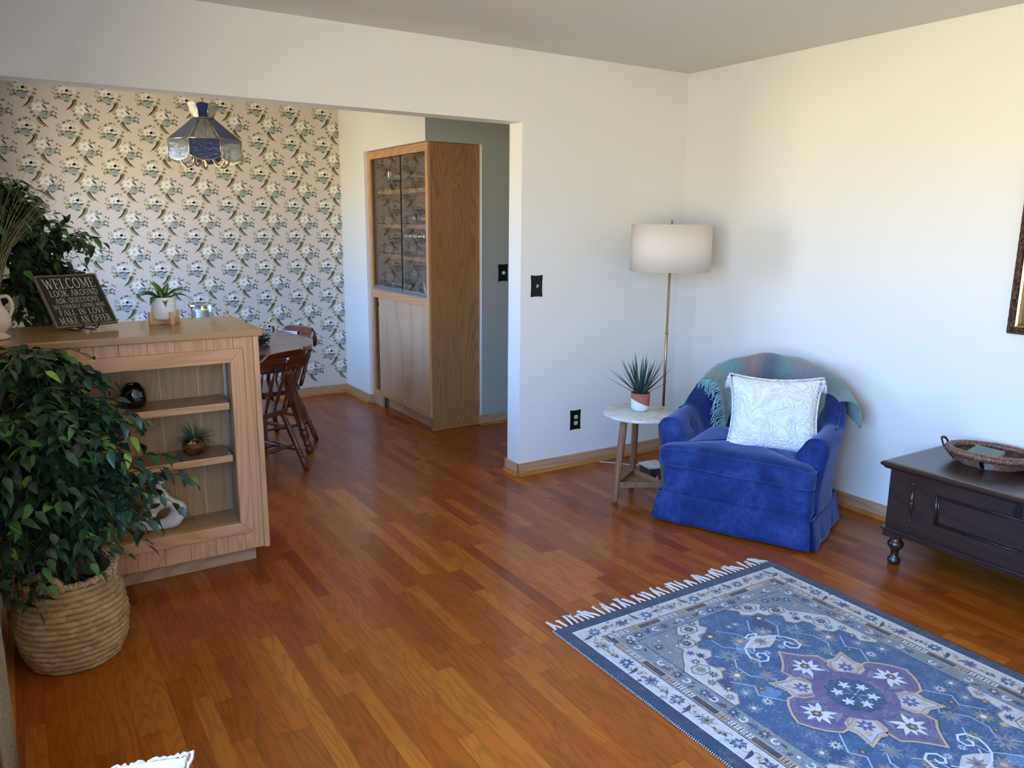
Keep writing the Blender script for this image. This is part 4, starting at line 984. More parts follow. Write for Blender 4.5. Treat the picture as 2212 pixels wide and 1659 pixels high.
# ------------------------------------------------------------------ dining chairs
def dining_chair(label, loc, rz):
    t = thing('dining_chair', label, 'chair', loc, rz, 'matching wooden dining chairs'); C = MAT['cherry']
    sd = [(.20*s_*(1-.0*k), y) for s_, k, y in ()]
    out = []
    for i in range(40):
        a = 2*PI*i/40; rx = .222 if math.sin(a) > 0 else .200
        out.append((rx*math.copysign(abs(math.cos(a))**.7, math.cos(a)), .205*math.copysign(abs(math.sin(a))**.75, math.sin(a))))
    m = M(); m.prism(out, .378, .400); m.prism([(x*.985, y*.985) for x, y in out], .3995, .408)
    m.build('seat', C, t)
    lp = [(.014, 0), (.017, .03), (.019, .075), (.013, .09), (.019, .098), (.019, .104), (.014, .11), (.019, .118), (.019, .124), (.014, .13), (.019, .138), (.019, .144), (.015, .152), (.019, .25), (.018, .285), (.013, .295), (.018, .303), (.018, .309), (.013, .315), (.018, .323), (.018, .329), (.013, .335), (.017, .36), (.017, .385)]
    feet = {(1, 1): (.185, .19), (-1, 1): (-.185, .19), (1, -1): (.205, -.245), (-1, -1): (-.205, -.245)}
    tops = {k: (.13*k[0], .13*k[1]) for k in feet}
    for k in feet:
        p0 = Vector((*feet[k], 0)); p1 = Vector((*tops[k], .380)); m = M()
        m.lathe([(r_, z*(p1-p0).length/.385) for r_, z in lp], 14, xf=between(p0, p1)); m.build('leg', C, t)
    def lp_at(k, z): return Vector((*feet[k], 0)).lerp(Vector((*tops[k], .38)), z/.38)
    def turned(a, b, r_=.011):
        m = M(); L = (Vector(b)-Vector(a)).length
        m.lathe([(r_*.6, 0), (r_*.8, L*.2), (r_*1.2, L*.3), (r_*.8, L*.34), (r_*1.3, L*.4), (r_*1.35, L*.6), (r_*.8, L*.66), (r_*1.2, L*.7), (r_*.8, L*.8), (r_*.6, L)], 12, xf=between(a, b)); m.build('stretcher', C, t)
    for s_ in (-1, 1): turned(lp_at((s_, 1), .15), lp_at((s_, -1), .13))
    turned((lp_at((-1, 1), .15)+lp_at((-1, -1), .13))/2, (lp_at((1, 1), .15)+lp_at((1, -1), .13))/2)
    turned(lp_at((-1, -1), .17), lp_at((1, -1), .17), .009)
    for s_ in (-1, 1):
        a = Vector((.165*s_, -.155, .40)); b = Vector((.208*s_, -.262, .775)); L = (b-a).length; m = M()
        m.lathe([(.011, 0), (.014, .03), (.016, .07), (.011, .085), (.016, .092), (.011, .10), (.016, .107), (.012, .12), (.014, .2), (.016, .23), (.011, .24), (.016, .25), (.013, .27), (.014, L-.03), (.013, L-.012), (.008, L-.002), (0, L)], 12, xf=between(a, b)); m.build('back_post', C, t)
    for u in (-.62, -.21, .21, .62):
        a = Vector((.165*u, -.172, .404)); b = Vector((.205*u, -.285+.02*abs(u), .682)); L = (b-a).length; m = M()
        m.lathe([(.006, 0), (.008, .03), (.012, .09), (.007, .105), (.011, .112), (.007, .12), (.011, .14), (.009, .2), (.006, L)], 10, xf=between(a, b)); m.build('spindle', C, t)
    # crest rail with heart cut-out
    W_ = .218; topc = [(-W_, .03), (-.19, .060), (-.165, .066), (-.150, .080), (-.125, .104), (-.09, .110), (0, .113), (.09, .110), (.125, .104), (.150, .080), (.165, .066), (.19, .060), (W_, .03)]
    top_ = [(p.x, p.y) for p in cr_pts([Vector((*p, 0)) for p in topc], 3)]
    bot_ = [(W_*(1-i/12)-W_*(i/12), .0-.012*math.sin(PI*i/12)) for i in range(13)]
    heart = []
    for i in range(20):
        a = 2*PI*i/20; hx = 16*math.sin(a)**3; hz = 13*math.cos(a)-5*math.cos(2*a)-2*math.cos(3*a)-math.cos(4*a)
        heart.append((hx*.00125, .062+hz*.00125))
    m = M()
    m.prism(bot_[::-1] if False else bot_+top_, -.010, .010, [heart], bend=lambda v: (v.x, -.258-.045*(1-(v.x/W_)**2)-v.z-(v.y)*.30, .672+v.y))
    m.build('crest_rail', C, t)
    return t
dining_chair('brown wooden chair with heart cut-out crest, back turned to the bookcase end', (-2.619, .881, 0), R(117.8-90))
dining_chair('brown wooden chair with heart cut-out crest, on the china cabinet side of the table', (-2.356, 1.480, 0), R(204.9-90))

# ------------------------------------------------------------------ on the dining table
t = thing('hurricane_candle_holder', 'clear flared glass hurricane holder with the white candle on the dining table', 'candle holder', (-2.765, 1.31, .7505))
m = M(); m.lathe([(.055, 0), (.058, .004), (.02, .012), (.018, .03), (.05, .045), (.068, .075), (.070, .14), (.066, .20), (.072, .23), (.088, .250), (.0865, .250), (.070, .229), (.0645, .20), (.068, .14), (.066, .078), (.048, .05), (0, .04)], 40); m.build('glass_body', MAT['glass'], t)
t = thing('pillar_candle', 'white pillar candle with yellow flame tip inside the glass hurricane', 'candle', (-2.765, 1.31, .797))
m = M(); m.lathe([(.036, 0), (.038, .003), (.0385, .165), (.036, .170), (.030, .162), (0, .158)], 28, flute=lambda a, z: 1+.02*math.sin(3*a)*(z > .15)); m.build('wax', plain('candle_wax', '#f3efe2', .5, Subsurface_Weight=.2), t)
fm = Nd('flame_tip'); fm.set(Base_Color=(.9, .75, .05), Emission_Color=(1, .78, .08), Emission_Strength=1.6)
m = M(); m.lathe([(.003, .158), (.0075, .168), (.006, .180), (0, .192)], 10); m.build('flame', fm.m, t)
nx, ny = -2.545, 1.085
t = thing('centerpiece_nest', 'dark twig nest centerpiece with bark slices on the dining table', 'centerpiece', (nx, ny, .7505))
m = M(); q = random.Random(31)
for i in range(170):
    a = q.uniform(0, 2*PI); r_ = .085+q.uniform(-.03, .03); z = q.uniform(.006, .07); b = a+q.uniform(.4, 1.1)
    r2_ = .085+q.uniform(-.03, .045)
    m.tube(cr_pts([(r_*math.cos(a), r_*math.sin(a), z), (1.15*r_*math.cos((a+b)/2), 1.15*r_*math.sin((a+b)/2), z+q.uniform(-.008, .01)), (r2_*math.cos(b), r2_*math.sin(b), max(.004, z+q.uniform(-.03, .02)))], 2), .0016, 4, cap=False)
m.build('twig_ring', plain('dark_twig', '#1c1614', .8), t)
m = M()
for i in range(7):
    a = i*.9+.3; m.lathe([(.030, 0), (.034, .004), (.034, .012), (0, .014)], 12, xf=T(.06*math.cos(a), .06*math.sin(a), .062+.006*(i % 3), rx=q.uniform(-.5, .5), ry=q.uniform(-.5, .5)))
m.build('bark_slices', plain('bark_slice', '#8d7a55', .8, var=.3, vscale=60), t)
gold = plain('gold_berry', (.78, .62, .38), .18, 1.0)
for k, (lb, dx, dy, dz, bx2, by2) in enumerate((('gold beaded berry sprig sticking up at the left of the nest', -.06, .09, .155, -.03, .10), ('gold beaded berry sprig leaning right over the nest rim', .115, -.02, .105, .03, .0))):
    tt = thing('berry_sprig', lb, 'sprig', (nx+bx2, ny+by2, .75+.06), 0, 'gold berry sprigs'); m = M(); q2 = random.Random(k)
    d = Vector((dx, dy, dz)); m.tube([(0, 0, 0), d], .002, 5); m.build('stem', bpy.data.materials['dark_twig'], tt)
    m = M()
    for i in range(46):
        u = .30+.70*i/45; o_ = Vector((q2.gauss(0, 1), q2.gauss(0, 1), q2.gauss(0, 1))).normalized()*.0105
        m.ball(d*u+o_, .0046, 8, 5)
    m.build('berries', gold, tt)

# ------------------------------------------------------------------ wall plates
def ornate_plate(name, label, loc, rz, kind):
    t = thing(name, label, 'wall plate', loc, rz)
    w_, h = .040, .0625; out = []
    def edge(a, b, n_):
        for i in range(n_):
            u = i/n_; p = Vector(a).lerp(Vector(b), u); nn = Vector((b[1]-a[1], -(b[0]-a[0]))).normalized()
            out.append(tuple(p+nn*(.0022*abs(math.sin(PI*u*n_/3)))-nn*.003*math.sin(PI*u)))
    edge((w_, -h), (w_, h), 24); edge((w_, h), (-w_, h), 15); edge((-w_, h), (-w_, -h), 24); edge((-w_, -h), (w_, -h), 15)
    m = M(); X = T(rx=PI/2)
    m.prism(out, 0, .003, xf=X); m.prism([(p[0]*.86, p[1]*.89) for p in out], .0029, .0065, xf=X)
    m.prism([(.024, -.045), (.024, .045), (-.024, .045), (-.024, -.045)], .0064, .0068, xf=X)
    m.build('plate', MAT['black'], t)
    iv = bpy.data.materials.get('ivory') or plain('ivory', '#cfc7a4', .4)
    if kind == 'toggle':
        m = M(); m.box((-.0045, -.0075, -.010), (.0045, -.0065, .010), .001); m.box((-.0035, -.019, -.001), (.0035, -.007, .007), .001); m.build('toggle', iv, t)
    if kind == 'dimmer':
        m = M(); m.lathe([(.0135, .006), (.0135, .018), (.011, .021), (0, .021)], 24, xf=X); m.build('knob', iv, t)
    if kind == 'outlet':
        for s_ in (-1, 1):
            m = M(); m.prism([(.0145*math.cos(a)*1.0, s_*.0195+max(-.012, min(.012, .0165*math.sin(a)))) for a in [2*PI*i/24 for i in range(24)]], .0066, .009, xf=X)
            for xx in (-.005, .005): m.box((xx-.001, -.0093, s_*.0195-.004), (xx+.001, -.0089, s_*.0195+.004), 0, 1)
            m.build('socket', [iv, MAT['black']], t)
    return t
ornate_plate('switch_plate', 'ornate black switch plate with ivory toggle beside the wide opening', (-1.147, -.0003, 1.147), 0, 'toggle')
ornate_plate('outlet_plate', 'ornate black outlet plate low on the wall left of the side table', (-.838, -.0003, .298), 0, 'outlet')
ornate_plate('dimmer_plate', 'ornate black plate with round ivory dimmer knob in the hall beyond the opening', (-.652, YG-.0003, 1.145), 0, 'dimmer')
# ------------------------------------------------------------------ floor lamp in the corner
lx, ly = -.435, -.36
t = thing('floor_lamp', 'brass floor lamp with wide white drum shade in the room corner', 'lamp', (lx, ly, 0))
m = M(); m.lathe([(.118, 0), (.12, .004), (.12, .016), (.115, .02), (.02, .024), (.0, .026)], 48); m.build('base', MAT['brass_dark'], t)
m = M(); m.lathe([(.0085, .02), (.0085, .86), (.0078, .861), (.0078, 1.40), (.005, 1.41), (.005, 1.50)], 20)
m.lathe([(.0095, .86), (.0105, .862), (.0105, .872), (.0095, .874)], 20); m.build('pole', MAT['brass_dark'], t)
shade_m = Nd('linen_shade'); v = shade_m.coord(scale=(1, 1, 1)); f = shade_m.noise(v, 420, 2)
shade_m.set(Base_Color=shade_m.mix(f, lin('#e9dccb'), lin('#f0e5d6')), Roughness=.6, Specular_IOR_Level=.35); shade_m.bump(f, .0003, .5)
tr = shade_m.n('ShaderNodeBsdfTranslucent', i_Color=(.8, .75, .66, 1)); mx = shade_m.n('ShaderNodeMixShader'); mx.inputs[0].default_value = .16
shade_m.l(shade_m.b.outputs[0], mx.inputs[1]); shade_m.l(tr.outputs[0], mx.inputs[2]); shade_m.l(mx.outputs[0], shade_m.o.inputs[0])
m = M(); sr = .236
m.lathe([(sr, 1.238), (sr+.001, 1.238), (sr-.001, 1.508), (sr-.003, 1.508), (sr-.002, 1.24)], 96, close=True); m.build('lamp_shade', shade_m.m, t)
m = M()
for a in (0, 2*PI/3, 4*PI/3): m.tube([(0, 0, 1.50), ((sr-.002)*math.cos(a), (sr-.002)*math.sin(a), 1.50)], .0017, 6)
m.lathe([(.004, 1.495), (.008, 1.50), (.008, 1.515), (.004, 1.52), (.007, 1.528), (0, 1.535)], 14); m.build('finial', MAT['brass_dark'], t)
m = M(); m.lathe([(.016, 1.36), (.016, 1.40), (.01, 1.41)], 16); m.lathe([(.013, 1.30), (.028, 1.325), (.03, 1.35), (.016, 1.37)], 20, xf=T(0, 0, .06)); m.build('bulb_socket', MAT['white_cer'], t)

# low box and tissue by the lamp
marble = Nd('white_marble'); v = marble.coord(); a_ = marble.noise(v, 6, 5, .6, 1.2)
vein = marble.math('POWER', marble.math('SUBTRACT', 1.0, marble.math('ABSOLUTE', marble.math('MULTIPLY_ADD', a_, 2, -1))), 9)
marble.set(Base_Color=marble.mix(marble.math('MULTIPLY', vein, .55), marble.mix(marble.noise(v, 9, 4), lin('#cfc8be'), lin('#dedad2')), lin('#a49d93')), Roughness=.22)
t = thing('low_box', 'low brown box with white marble lid on the floor between side table and armchair', 'box', (-.535, -.395, 0), R(-8))
m = M(); m.box((-.055, -.06, 0), (.06, .055, .055), .002); m.build('body', plain('brown_box', '#46372c', .6), t)
m = M(); m.box((-.062, -.066, .055), (.066, .062, .067), .002); m.build('lid', marble.m, t)
m = M(); q = random.Random(2)
def cr_(u, v_): return Vector((-.045+.08*u+.008*math.sin(9*v_+u*5), -.105+.03*v_+.006*math.sin(14*u), .004+.028*math.sin(PI*v_)*(.6+.4*math.sin(7*u))))
m.grid(cr_, 14, 8); o = m.build('clear_wrapper', thin_glass('plastic_film', (.85, .86, .87), 2.0, .1, .05), None, (-.535, -.40, 0)); tag(o, 'crumpled clear plastic wrapper beside the low brown box', 'wrapper')
m = M(); m.add([(0, 0, .001), (.06, -.01, .001), (.075, .0, .075), (.03, .012, .055), (.005, -.012, .001), (.062, -.022, .001)], [(0, 1, 2, 3), (0, 3, 2), (4, 5, 2, 3), (0, 3, 4), (1, 5, 2)])
o = m.build('paper_tag', plain('pink_paper', '#d9b9c6', .8), None, (-.545, -.515, 0), R(-45)); tag(o, 'folded pale pink paper tag on the floor at the armchair corner', 'paper')
m = M(); m.tube(cr_pts([(-.66, -.035, .004), (-.6, -.10, .004), (-.56, -.16, .004), (-.5, -.22, .004), (-.46, -.25, .004)], 6), .003, 6); o = m.build('power_cord', plain('white_cord', '#d8d4ce', .5)); tag(o, 'thin white power cord on the floor behind the side table', 'cord')

# ------------------------------------------------------------------ side table
sx_, sy_ = -.900, -.672
t = thing('side_table', 'round white marble side table with three oak legs and triangular shelf', 'side table', (sx_, sy_, 0))
m = M(); m.lathe([(.195, .478), (.206, .481), (.209, .487), (.208, .494), (.203, .499), (0, .4995)], 72); m.build('marble_top', marble.m, t)
mango = wood('mango_wood', '#916742', '#523723', 'Z', fig=1.5, bands=16, rough=.6, pores=.6)
A3 = [PI+.03, R(60), R(-62)]; ft = []
for a in A3:
    p0 = Vector((.165*math.cos(a), .165*math.sin(a), 0)); p1 = Vector((.120*math.cos(a), .120*math.sin(a), .478)); ft.append((p0, p1))
    m = M(); m.lathe([(.0125, 0), (.0155, .02), (.019, .25), (.0195, .40), (.018, .479)], 16, xf=between(p0, p1), flute=lambda b, z: 1+.04*math.sin(2*b)+.05*math.sin(b+z*8)); m.build('leg', mango, t)
for k in range(3):
    for z, hh in ((.105, .016),):
        a = ft[k][0].lerp(ft[k][1], z/.478); b = ft[(k+1) % 3][0].lerp(ft[(k+1) % 3][1], z/.478)
        d = (b-a).normalized(); s_ = Vector((-d.y, d.x, 0)); m = M(); w2 = .009
        V = [p+s_*e+Vector((0, 0, zz)) for p in (a, b) for e in (-w2, w2) for zz in (-hh, hh)]
        m.add(V, [(0, 1, 3, 2), (4, 6, 7, 5), (0, 4, 5, 1), (2, 3, 7, 6), (0, 2, 6, 4), (1, 5, 7, 3)]); o = m.build('shelf_rail', mango, t, weld=True); b2 = o.modifiers.new('b', 'BEVEL'); b2.width = .004; b2.segments = 3
m = M(); cs = [f[0].lerp(f[1], .095/.478) for f in ft]; m.prism([(c.x*.93, c.y*.93) for c in cs], .088, .098); m.build('lower_shelf', mango, t)
m = M(); 
for k in range(3):
    a = ft[k][1]*.92; m.tube([Vector((0, 0, .470)), Vector((a.x, a.y, .470))], .010, 6, flat=.8)
m.build('top_brace', mango, t)
# succulent in terracotta pot
pcx, pcy, pz = -.884, -.648, .4998
t = thing('spiky_houseplant', 'spiky dark green houseplant in a terracotta pot with white dipped side on the table', 'plant', (pcx, pcy, pz))
tn = Nd('dipped_terracotta'); sp = tn.n('ShaderNodeSeparateXYZ'); tcn = tn.n('ShaderNodeTexCoord'); tn.l(tcn.outputs['Object'], sp.inputs[0])
nz = tn.noise(tcn.outputs['Object'], 30, 2)
# dipped line rises to the viewer's left and falls to the right
line = tn.math('ADD', tn.math('SUBTRACT', tn.math('MULTIPLY', sp.outputs['X'], -.36), tn.math('MULTIPLY', sp.outputs['Y'], -.25)), tn.math('MULTIPLY_ADD', nz, .004, .046))
msk = tn.math('GREATER_THAN', sp.outputs['Z'], line)
tn.set(Base_Color=tn.mix(msk, tn.mix(nz, lin('#dfe0d6'), lin('#cdd0c6')), tn.mix(nz, lin('#a5604a'), lin('#94523f'))), Roughness=.75); tn.bump(tn.noise(tcn.outputs['Object'], 200, 3), .0006)
m = M(); m.lathe([(.036, 0), (.044, .006), (.050, .022), (.052, .055), (.0525, .098), (.0515, .101), (.049, .101), (.047, .086), (0, .085)], 48); m.build('pot', tn.m, t)
m = M(); m.lathe([(.0468, .0865), (.02, .09), (0, .09)], 20); m.build('soil', bpy.data.materials['potting_soil'], t)
m = M(); q = random.Random(14); K = 46
for i in range(K):
    a = i*2.39996+q.uniform(-.2, .2); fr_ = i/K; e_ = R(84-58*fr_**.75+q.uniform(-5, 5)); L = .255*(1-.10*fr_)*q.uniform(.82, 1.12)
    d = Vector((math.cos(a)*math.cos(e_), math.sin(a)*math.cos(e_), math.sin(e_))); s_ = d.cross(Vector((0, 0, 1))).normalized(); nr = s_.cross(d).normalized(); V = []; n_ = 9
    for k in range(n_+1):
        u = k/n_; ww = .0085*(1-u)**.8*(1 if u > .12 else .75+u*2)+.0003; c = Vector((math.cos(a)*.010, math.sin(a)*.010, .086))+d*L*u+nr*(.045*u*u*(.5 if i < 8 else 1)-.0*u)-Vector((0, 0, .03*u**3))
        V += [c-s_*ww+nr*ww*.5, c, c+s_*ww+nr*ww*.5]
    m.add(V, [(3*k+j, 3*k+j+1, 3*k+j+4, 3*k+j+3) for k in range(n_) for j in (0, 1)], 0, True, lin(q.choice(['#37544c', '#2f4a43', '#436257', '#2b433c'])))
m.build('leaves', MAT['leaf_soft'], t)

# ------------------------------------------------------------------ blue velvet armchair
AO = (-.587, -1.19, 0); AR = R(-65.5)
t = thing('armchair', 'blue velvet barrel armchair with skirted base by the lamp', 'armchair', AO, AR)
vel = Nd('blue_velvet'); v = vel.coord(); a_ = vel.noise(v, 5, 5, .65, .6); b_ = vel.noise(v, 26, 4, .7)
fac = vel.math('ADD', vel.math('MULTIPLY', a_, .65), vel.math('MULTIPLY', b_, .35))
vel.set(Base_Color=vel.ramp(fac, [(.32, lin('#111c47')), (.5, lin('#1c2f64')), (.68, lin('#334a80'))]), Roughness=.75, Specular_IOR_Level=.15, Sheen_Weight=.6, Sheen_Roughness=.4, Sheen_Tint=(.38, .48, .85))
vel.bump(vel.math('ADD', a_, vel.math('MULTIPLY', vel.noise(v, 700, 2), .1)), .006, .5); VEL = vel.m
path = cr_pts([(-.338, -.225, 0), (-.346, -.10, 0), (-.350, .03, 0), (-.330, .165, 0), (-.265, .262, 0), (-.135, .305, 0), (0, .315, 0), (.135, .305, 0), (.265, .262, 0), (.330, .165, 0), (.350, .03, 0), (.346, -.10, 0), (.338, -.225, 0)], 5)
NP_ = len(path)-1
def hgt(s):
    x = abs(s-.5)*2          # 0 centre back .. 1 arm front
    if x > .62: return .545-.012*(x-.62)/.38
    u = 1-x/.62; return .545+.262*(1-(1-u)**1.9)
def shell(s, k, off=0.0):
    """point on the arm/back shell; k 0 inner bottom .. 1 outer bottom"""
    f = max(0, min(.9999, s))*NP_; i = int(f); p = Vector(path[i]).lerp(Vector(path[i+1]), f-i)
    tg = (Vector(path[min(NP_, i+1)])-Vector(path[max(0, i)])).normalized(); nrm = Vector((-tg.y, tg.x, 0))   # to the left of travel = outwards
    if nrm.dot(p-Vector((0, 0, 0))) < 0: nrm = -nrm
    H_ = hgt(s); x = abs(s-.5)*2; arm = min(1, max(0, (x-.45)/.3)); th = .050+.012*arm; lean = .045*(1-arm)+.050*arm
    zb = .30; rr_ = .046+.012*arm
    # section polyline: inner bottom, inner bulge, roll, outer
    sec_ = [(-th, zb), (-th-.018, zb+(H_-zb)*.30), (-th-.016, zb+(H_-zb)*.62), (-th*.98, H_-rr_*.9), (-th*.62, H_-rr_*.22), (0, H_), (th*.62, H_-rr_*.2), (th*.98, H_-rr_*.85), (th*.9, H_-.13), (th*.85, .30), (th*.80, .16)]
    g_ = k*(len(sec_)-1); j = min(int(g_), len(sec_)-2); w_ = g_-j
    a0 = Vector(sec_[max(0, j-1)]); a1 = Vector(sec_[j]); a2 = Vector(sec_[j+1]); a3 = Vector(sec_[min(len(sec_)-1, j+2)])
    c = .5*((2*a1)+(a2-a0)*w_+(2*a0-5*a1+4*a2-a3)*w_*w_+(3*a1-a0-3*a2+a3)*w_**3)
    dv = (a2-a1).normalized(); nv = Vector((-dv.y, dv.x))   # section normal pointing outwards of the roll
    c = c+nv*off
    zf = max(0, (c.y-.30)/.5); o_ = c.x+lean*zf
    # tufting on the inside
    if k < .38 and off == 0:
        for bs in BUT:
            d2 = ((s-bs[0])*1.55)**2+((c.y-bs[1])*1.0)**2
            o_ += .020*math.exp(-d2/.0011)
    return p+nrm*o_+Vector((0, 0, c.y))
BUT = [(s_, z_) for s_ in (.10, .20, .80, .90) for z_ in (.47,)]+[(s_, .60) for s_ in (.30, .40, .5, .60, .70)]
m = M(); m.grid(lambda u, w_: shell(u, w_), 72, 30)
for s_ in (0.0, 1.0):   # rounded front faces of the arms
    ring = [shell(s_, k/30) for k in range(31)]; c_ = Vector((sum(p.x for p in ring)/31, sum(p.y for p in ring)/31, sum(p.z for p in ring)/31))
    V = list(ring); F = []; L = 31
    for lv, (sc2, fwd) in enumerate(((.94, .012), (.80, .021), (.5, .027), (.05, .029))):
        V += [c_+(p-c_)*sc2+Vector((0, -fwd, 0)) for p in ring]
        for k in range(30): F.append((lv*L+k, lv*L+k+1, (lv+1)*L+k+1, (lv+1)*L+k))
        F.append((lv*L+30, lv*L, (lv+1)*L, (lv+1)*L+30))
    F.append(tuple(range(4*L, 5*L))); m.add(V, F, 0, True)
m.build('back_and_arms', VEL, t, weld=True)
m = M()
for s_, z_ in BUT:
    kk = min((k/60 for k in range(23)), key=lambda k: abs(shell(s_, k).z-z_)); p = shell(s_, kk); m.ball(p, .009, 10, 7, sc=(1, 1, 1))
m.build('tufting_buttons', VEL, t)
m = M()
for s_ in (0.0, 1.0): m.tube([shell(s_, k/40)+Vector((0, -.008, 0)) for k in range(6, 41)], .0042, 6)
m.tube([shell(u/60, .56, .003) for u in range(8, 53)], .0042, 6)
m.build('welting', VEL, t)
def plan(hx, y0, y1, r_=.05, n_=6):
    out = []
    for cx, cy, a0, rr_ in ((hx-r_, y0+r_, -90, r_), (hx-.2, y1-.2, 0, .2), (-hx+.2, y1-.2, 90, .2), (-hx+r_, y0+r_, 180, r_)):
        for i in range(n_+1): a = R(a0+90*i/n_); out.append((cx+rr_*math.cos(a), cy+rr_*math.sin(a)))
    return out
def loft(m, loops, cap0=True, cap1=True, mi=0):
    n_ = len(loops[0]); V = [p for l in loops for p in l]; F = []
    for k in range(len(loops)-1):
        for i in range(n_): j = (i+1) % n_; F.append((k*n_+i, k*n_+j, (k+1)*n_+j, (k+1)*n_+i))
    if cap0: F.append(tuple(range(n_))[::-1])
    if cap1: F.append(tuple(range((len(loops)-1)*n_, len(loops)*n_)))
    m.add(V, F, mi, True)
def lp(out, z, ins=0, wob=0, cx=0, cy=0): 
    r2 = []
    for x, y in out:
        d = math.hypot(x-cx, y-cy); f = (d-ins)/d; r2.append(Vector((cx+(x-cx)*f, cy+(y-cy)*f, z)))
    return r2
m = M(); pl = plan(.375, -.302, .335, .035)
loft(m, [lp(pl, .145, .01), lp(pl, .155, .004), lp(pl, .18), lp(pl, .27), lp(pl, .297, .004), lp(pl, .31, .02)]); m.build('seat_base', VEL, t)
# T cushion
hx, y0, yn_, y1 = .380, -.342, -.268, .215
T_out = []
def rc(cx, cy, r_, a0, a1, n_=5):
    for i in range(n_+1): a = R(a0+(a1-a0)*i/n_); T_out.append((cx+r_*math.cos(a), cy+r_*math.sin(a)))
rc(hx-.045, y0+.045, .045, -90, 0); rc(hx-.02, yn_-.02, .02, 0, 90); rc(.29, yn_+.01, .01, 270, 180); rc(.28-.12, y1-.12, .12, 0, 90)
rc(-.28+.12, y1-.12, .12, 90, 180); rc(-.29, yn_+.01, .01, 0, -90); rc(-hx+.02, yn_-.02, .02, 90, 180); rc(-hx+.045, y0+.045, .045, 180, 270)
T2 = []
for a, b in zip(T_out, T_out[1:]+T_out[:1]):
    k = max(1, int(math.dist(a, b)/.04))
    for i in range(k): T2.append((a[0]+(b[0]-a[0])*i/k, a[1]+(b[1]-a[1])*i/k))
m = M()
def lc(z, sc2, sag=0):
    out_ = []
    for x, y in T2:
        z2 = z-.010*max(0, abs(x)-.28)/.1*(1 if z > .36 else 0)+.002*math.sin(17*x+5*y)
        out_.append(Vector((x*sc2, -.06+(y+.06)*sc2, z2)))
    return out_
loft(m, [lc(.306, .95), lc(.310, .985), lc(.322, 1.003), lc(.36, 1.012), lc(.398, 1.003), lc(.411, .985), lc(.419, .95), lc(.427, .86), lc(.434, .7), lc(.438, .45), lc(.439, .15)])
m.build('seat_cushion', VEL, t)
m = M()
for z in (.402, .3155): m.tube([p+Vector((0, 0, 0)) for p in lc(z, 1.006)], .0042, 6, closed=True)
m.build('cushion_piping', VEL, t)
# skirt with open corners and kick pleats
def skirt(a, b, nrm, name='skirt_panel', flare=.028, seed=0):
    a = Vector(a); b = Vector(b); nv = Vector(nrm); q_ = random.Random(seed)
    def f(u, w_):
        p = a.lerp(b, u); ed_ = (abs(u-.5)*2)**6
        fl = flare*w_+.004*math.sin(u*13+seed)*w_+.003*math.sin(u*29+seed*2)*w_
        out = p+nv*fl+(b-a).normalized()*((u-.5)*2*.020*w_*ed_**.4)
        return Vector((out.x, out.y, .158-.143*w_-.003*math.sin(PI*u)*w_))
    mm = M(); mm.grid(f, 26, 7); o = mm.build(name, VEL, t); s2 = o.modifiers.new('s', 'SOLIDIFY'); s2.thickness = .006; s2.offset = 0; return o
skirt((-.378, -.308, 0), (.372, -.308, 0), (0, -1, 0), seed=1)
skirt((.384, -.296, 0), (.384, .20, 0), (1, 0, 0), seed=2); skirt((-.384, .20, 0), (-.384, -.296, 0), (-1, 0, 0), seed=3); skirt((.30, .345, 0), (-.30, .345, 0), (0, 1, 0), seed=4)
skirt((.384, .20, 0), (.30, .345, 0), (.8, .6, 0), seed=7); skirt((-.30, .345, 0), (-.384, .20, 0), (-.8, .6, 0), seed=8)
for s_ in (-1, 1): skirt((s_*.335, -.300, 0), (s_*.381, -.262, 0), (s_*.6, -.5, 0), 'kick_pleat', .035, 5+s_)
m = M(); m.tube([Vector((x, y, .158)) for x, y in [(-.381, -.311), (.376, -.311), (.388, -.298), (.388, .20), (.30, .348), (-.30, .348), (-.388, .20), (-.388, -.298)]], .004, 6, closed=True); m.build('skirt_welt', VEL, t)
m = M(); m.lathe([(.22, .02), (.23, .03), (.23, .06), (.06, .07), (.05, .15), (0, .15)], 28)
for a in range(4): m.lathe([(.016, 0), (.018, .02), (.012, .025)], 10, xf=T(.2*math.cos(a*PI/2+.6), .2*math.sin(a*PI/2+.6), 0))
m.build('swivel_base', MAT['black'], t)

# throw blanket over the back
th = Nd('mohair_throw'); tcn = th.n('ShaderNodeTexCoord'); at = th.n('ShaderNodeAttribute', attribute_name='Col'); v = th.coord()
n1 = th.noise(v, 55, 4, .7); n2 = th.noise(v, 9, 3, .6); g_ = th.math('ADD', th.math('MULTIPLY_ADD', n1, .55, .55), th.math('MULTIPLY', n2, .35))
th.set(Base_Color=th.mix(1.0, at.outputs['Color'], th.n('ShaderNodeCombineColor', i_0=g_, i_1=g_, i_2=g_).outputs[0], 'MULTIPLY'), Roughness=.95, Sheen_Weight=.5, Specular_IOR_Level=.1); th.bump(n1, .004, .8); THR = th.m
t = thing('throw_blanket', 'striped teal, grey and mauve throw with teal fringe draped over the armchair back', 'blanket', AO, AR)
ST = ['#74807a', '#7d8781', '#6f8a86', '#5f8d8a', '#568a8a', '#6c8079', '#84706c', '#8d7268', '#7a6866', '#4b5a66', '#435868', '#4f7a76', '#5d8a80', '#7a7f7c', '#857e80', '#787b82', '#6d7d85', '#5f7f84', '#688a88', '#6e8f8a']
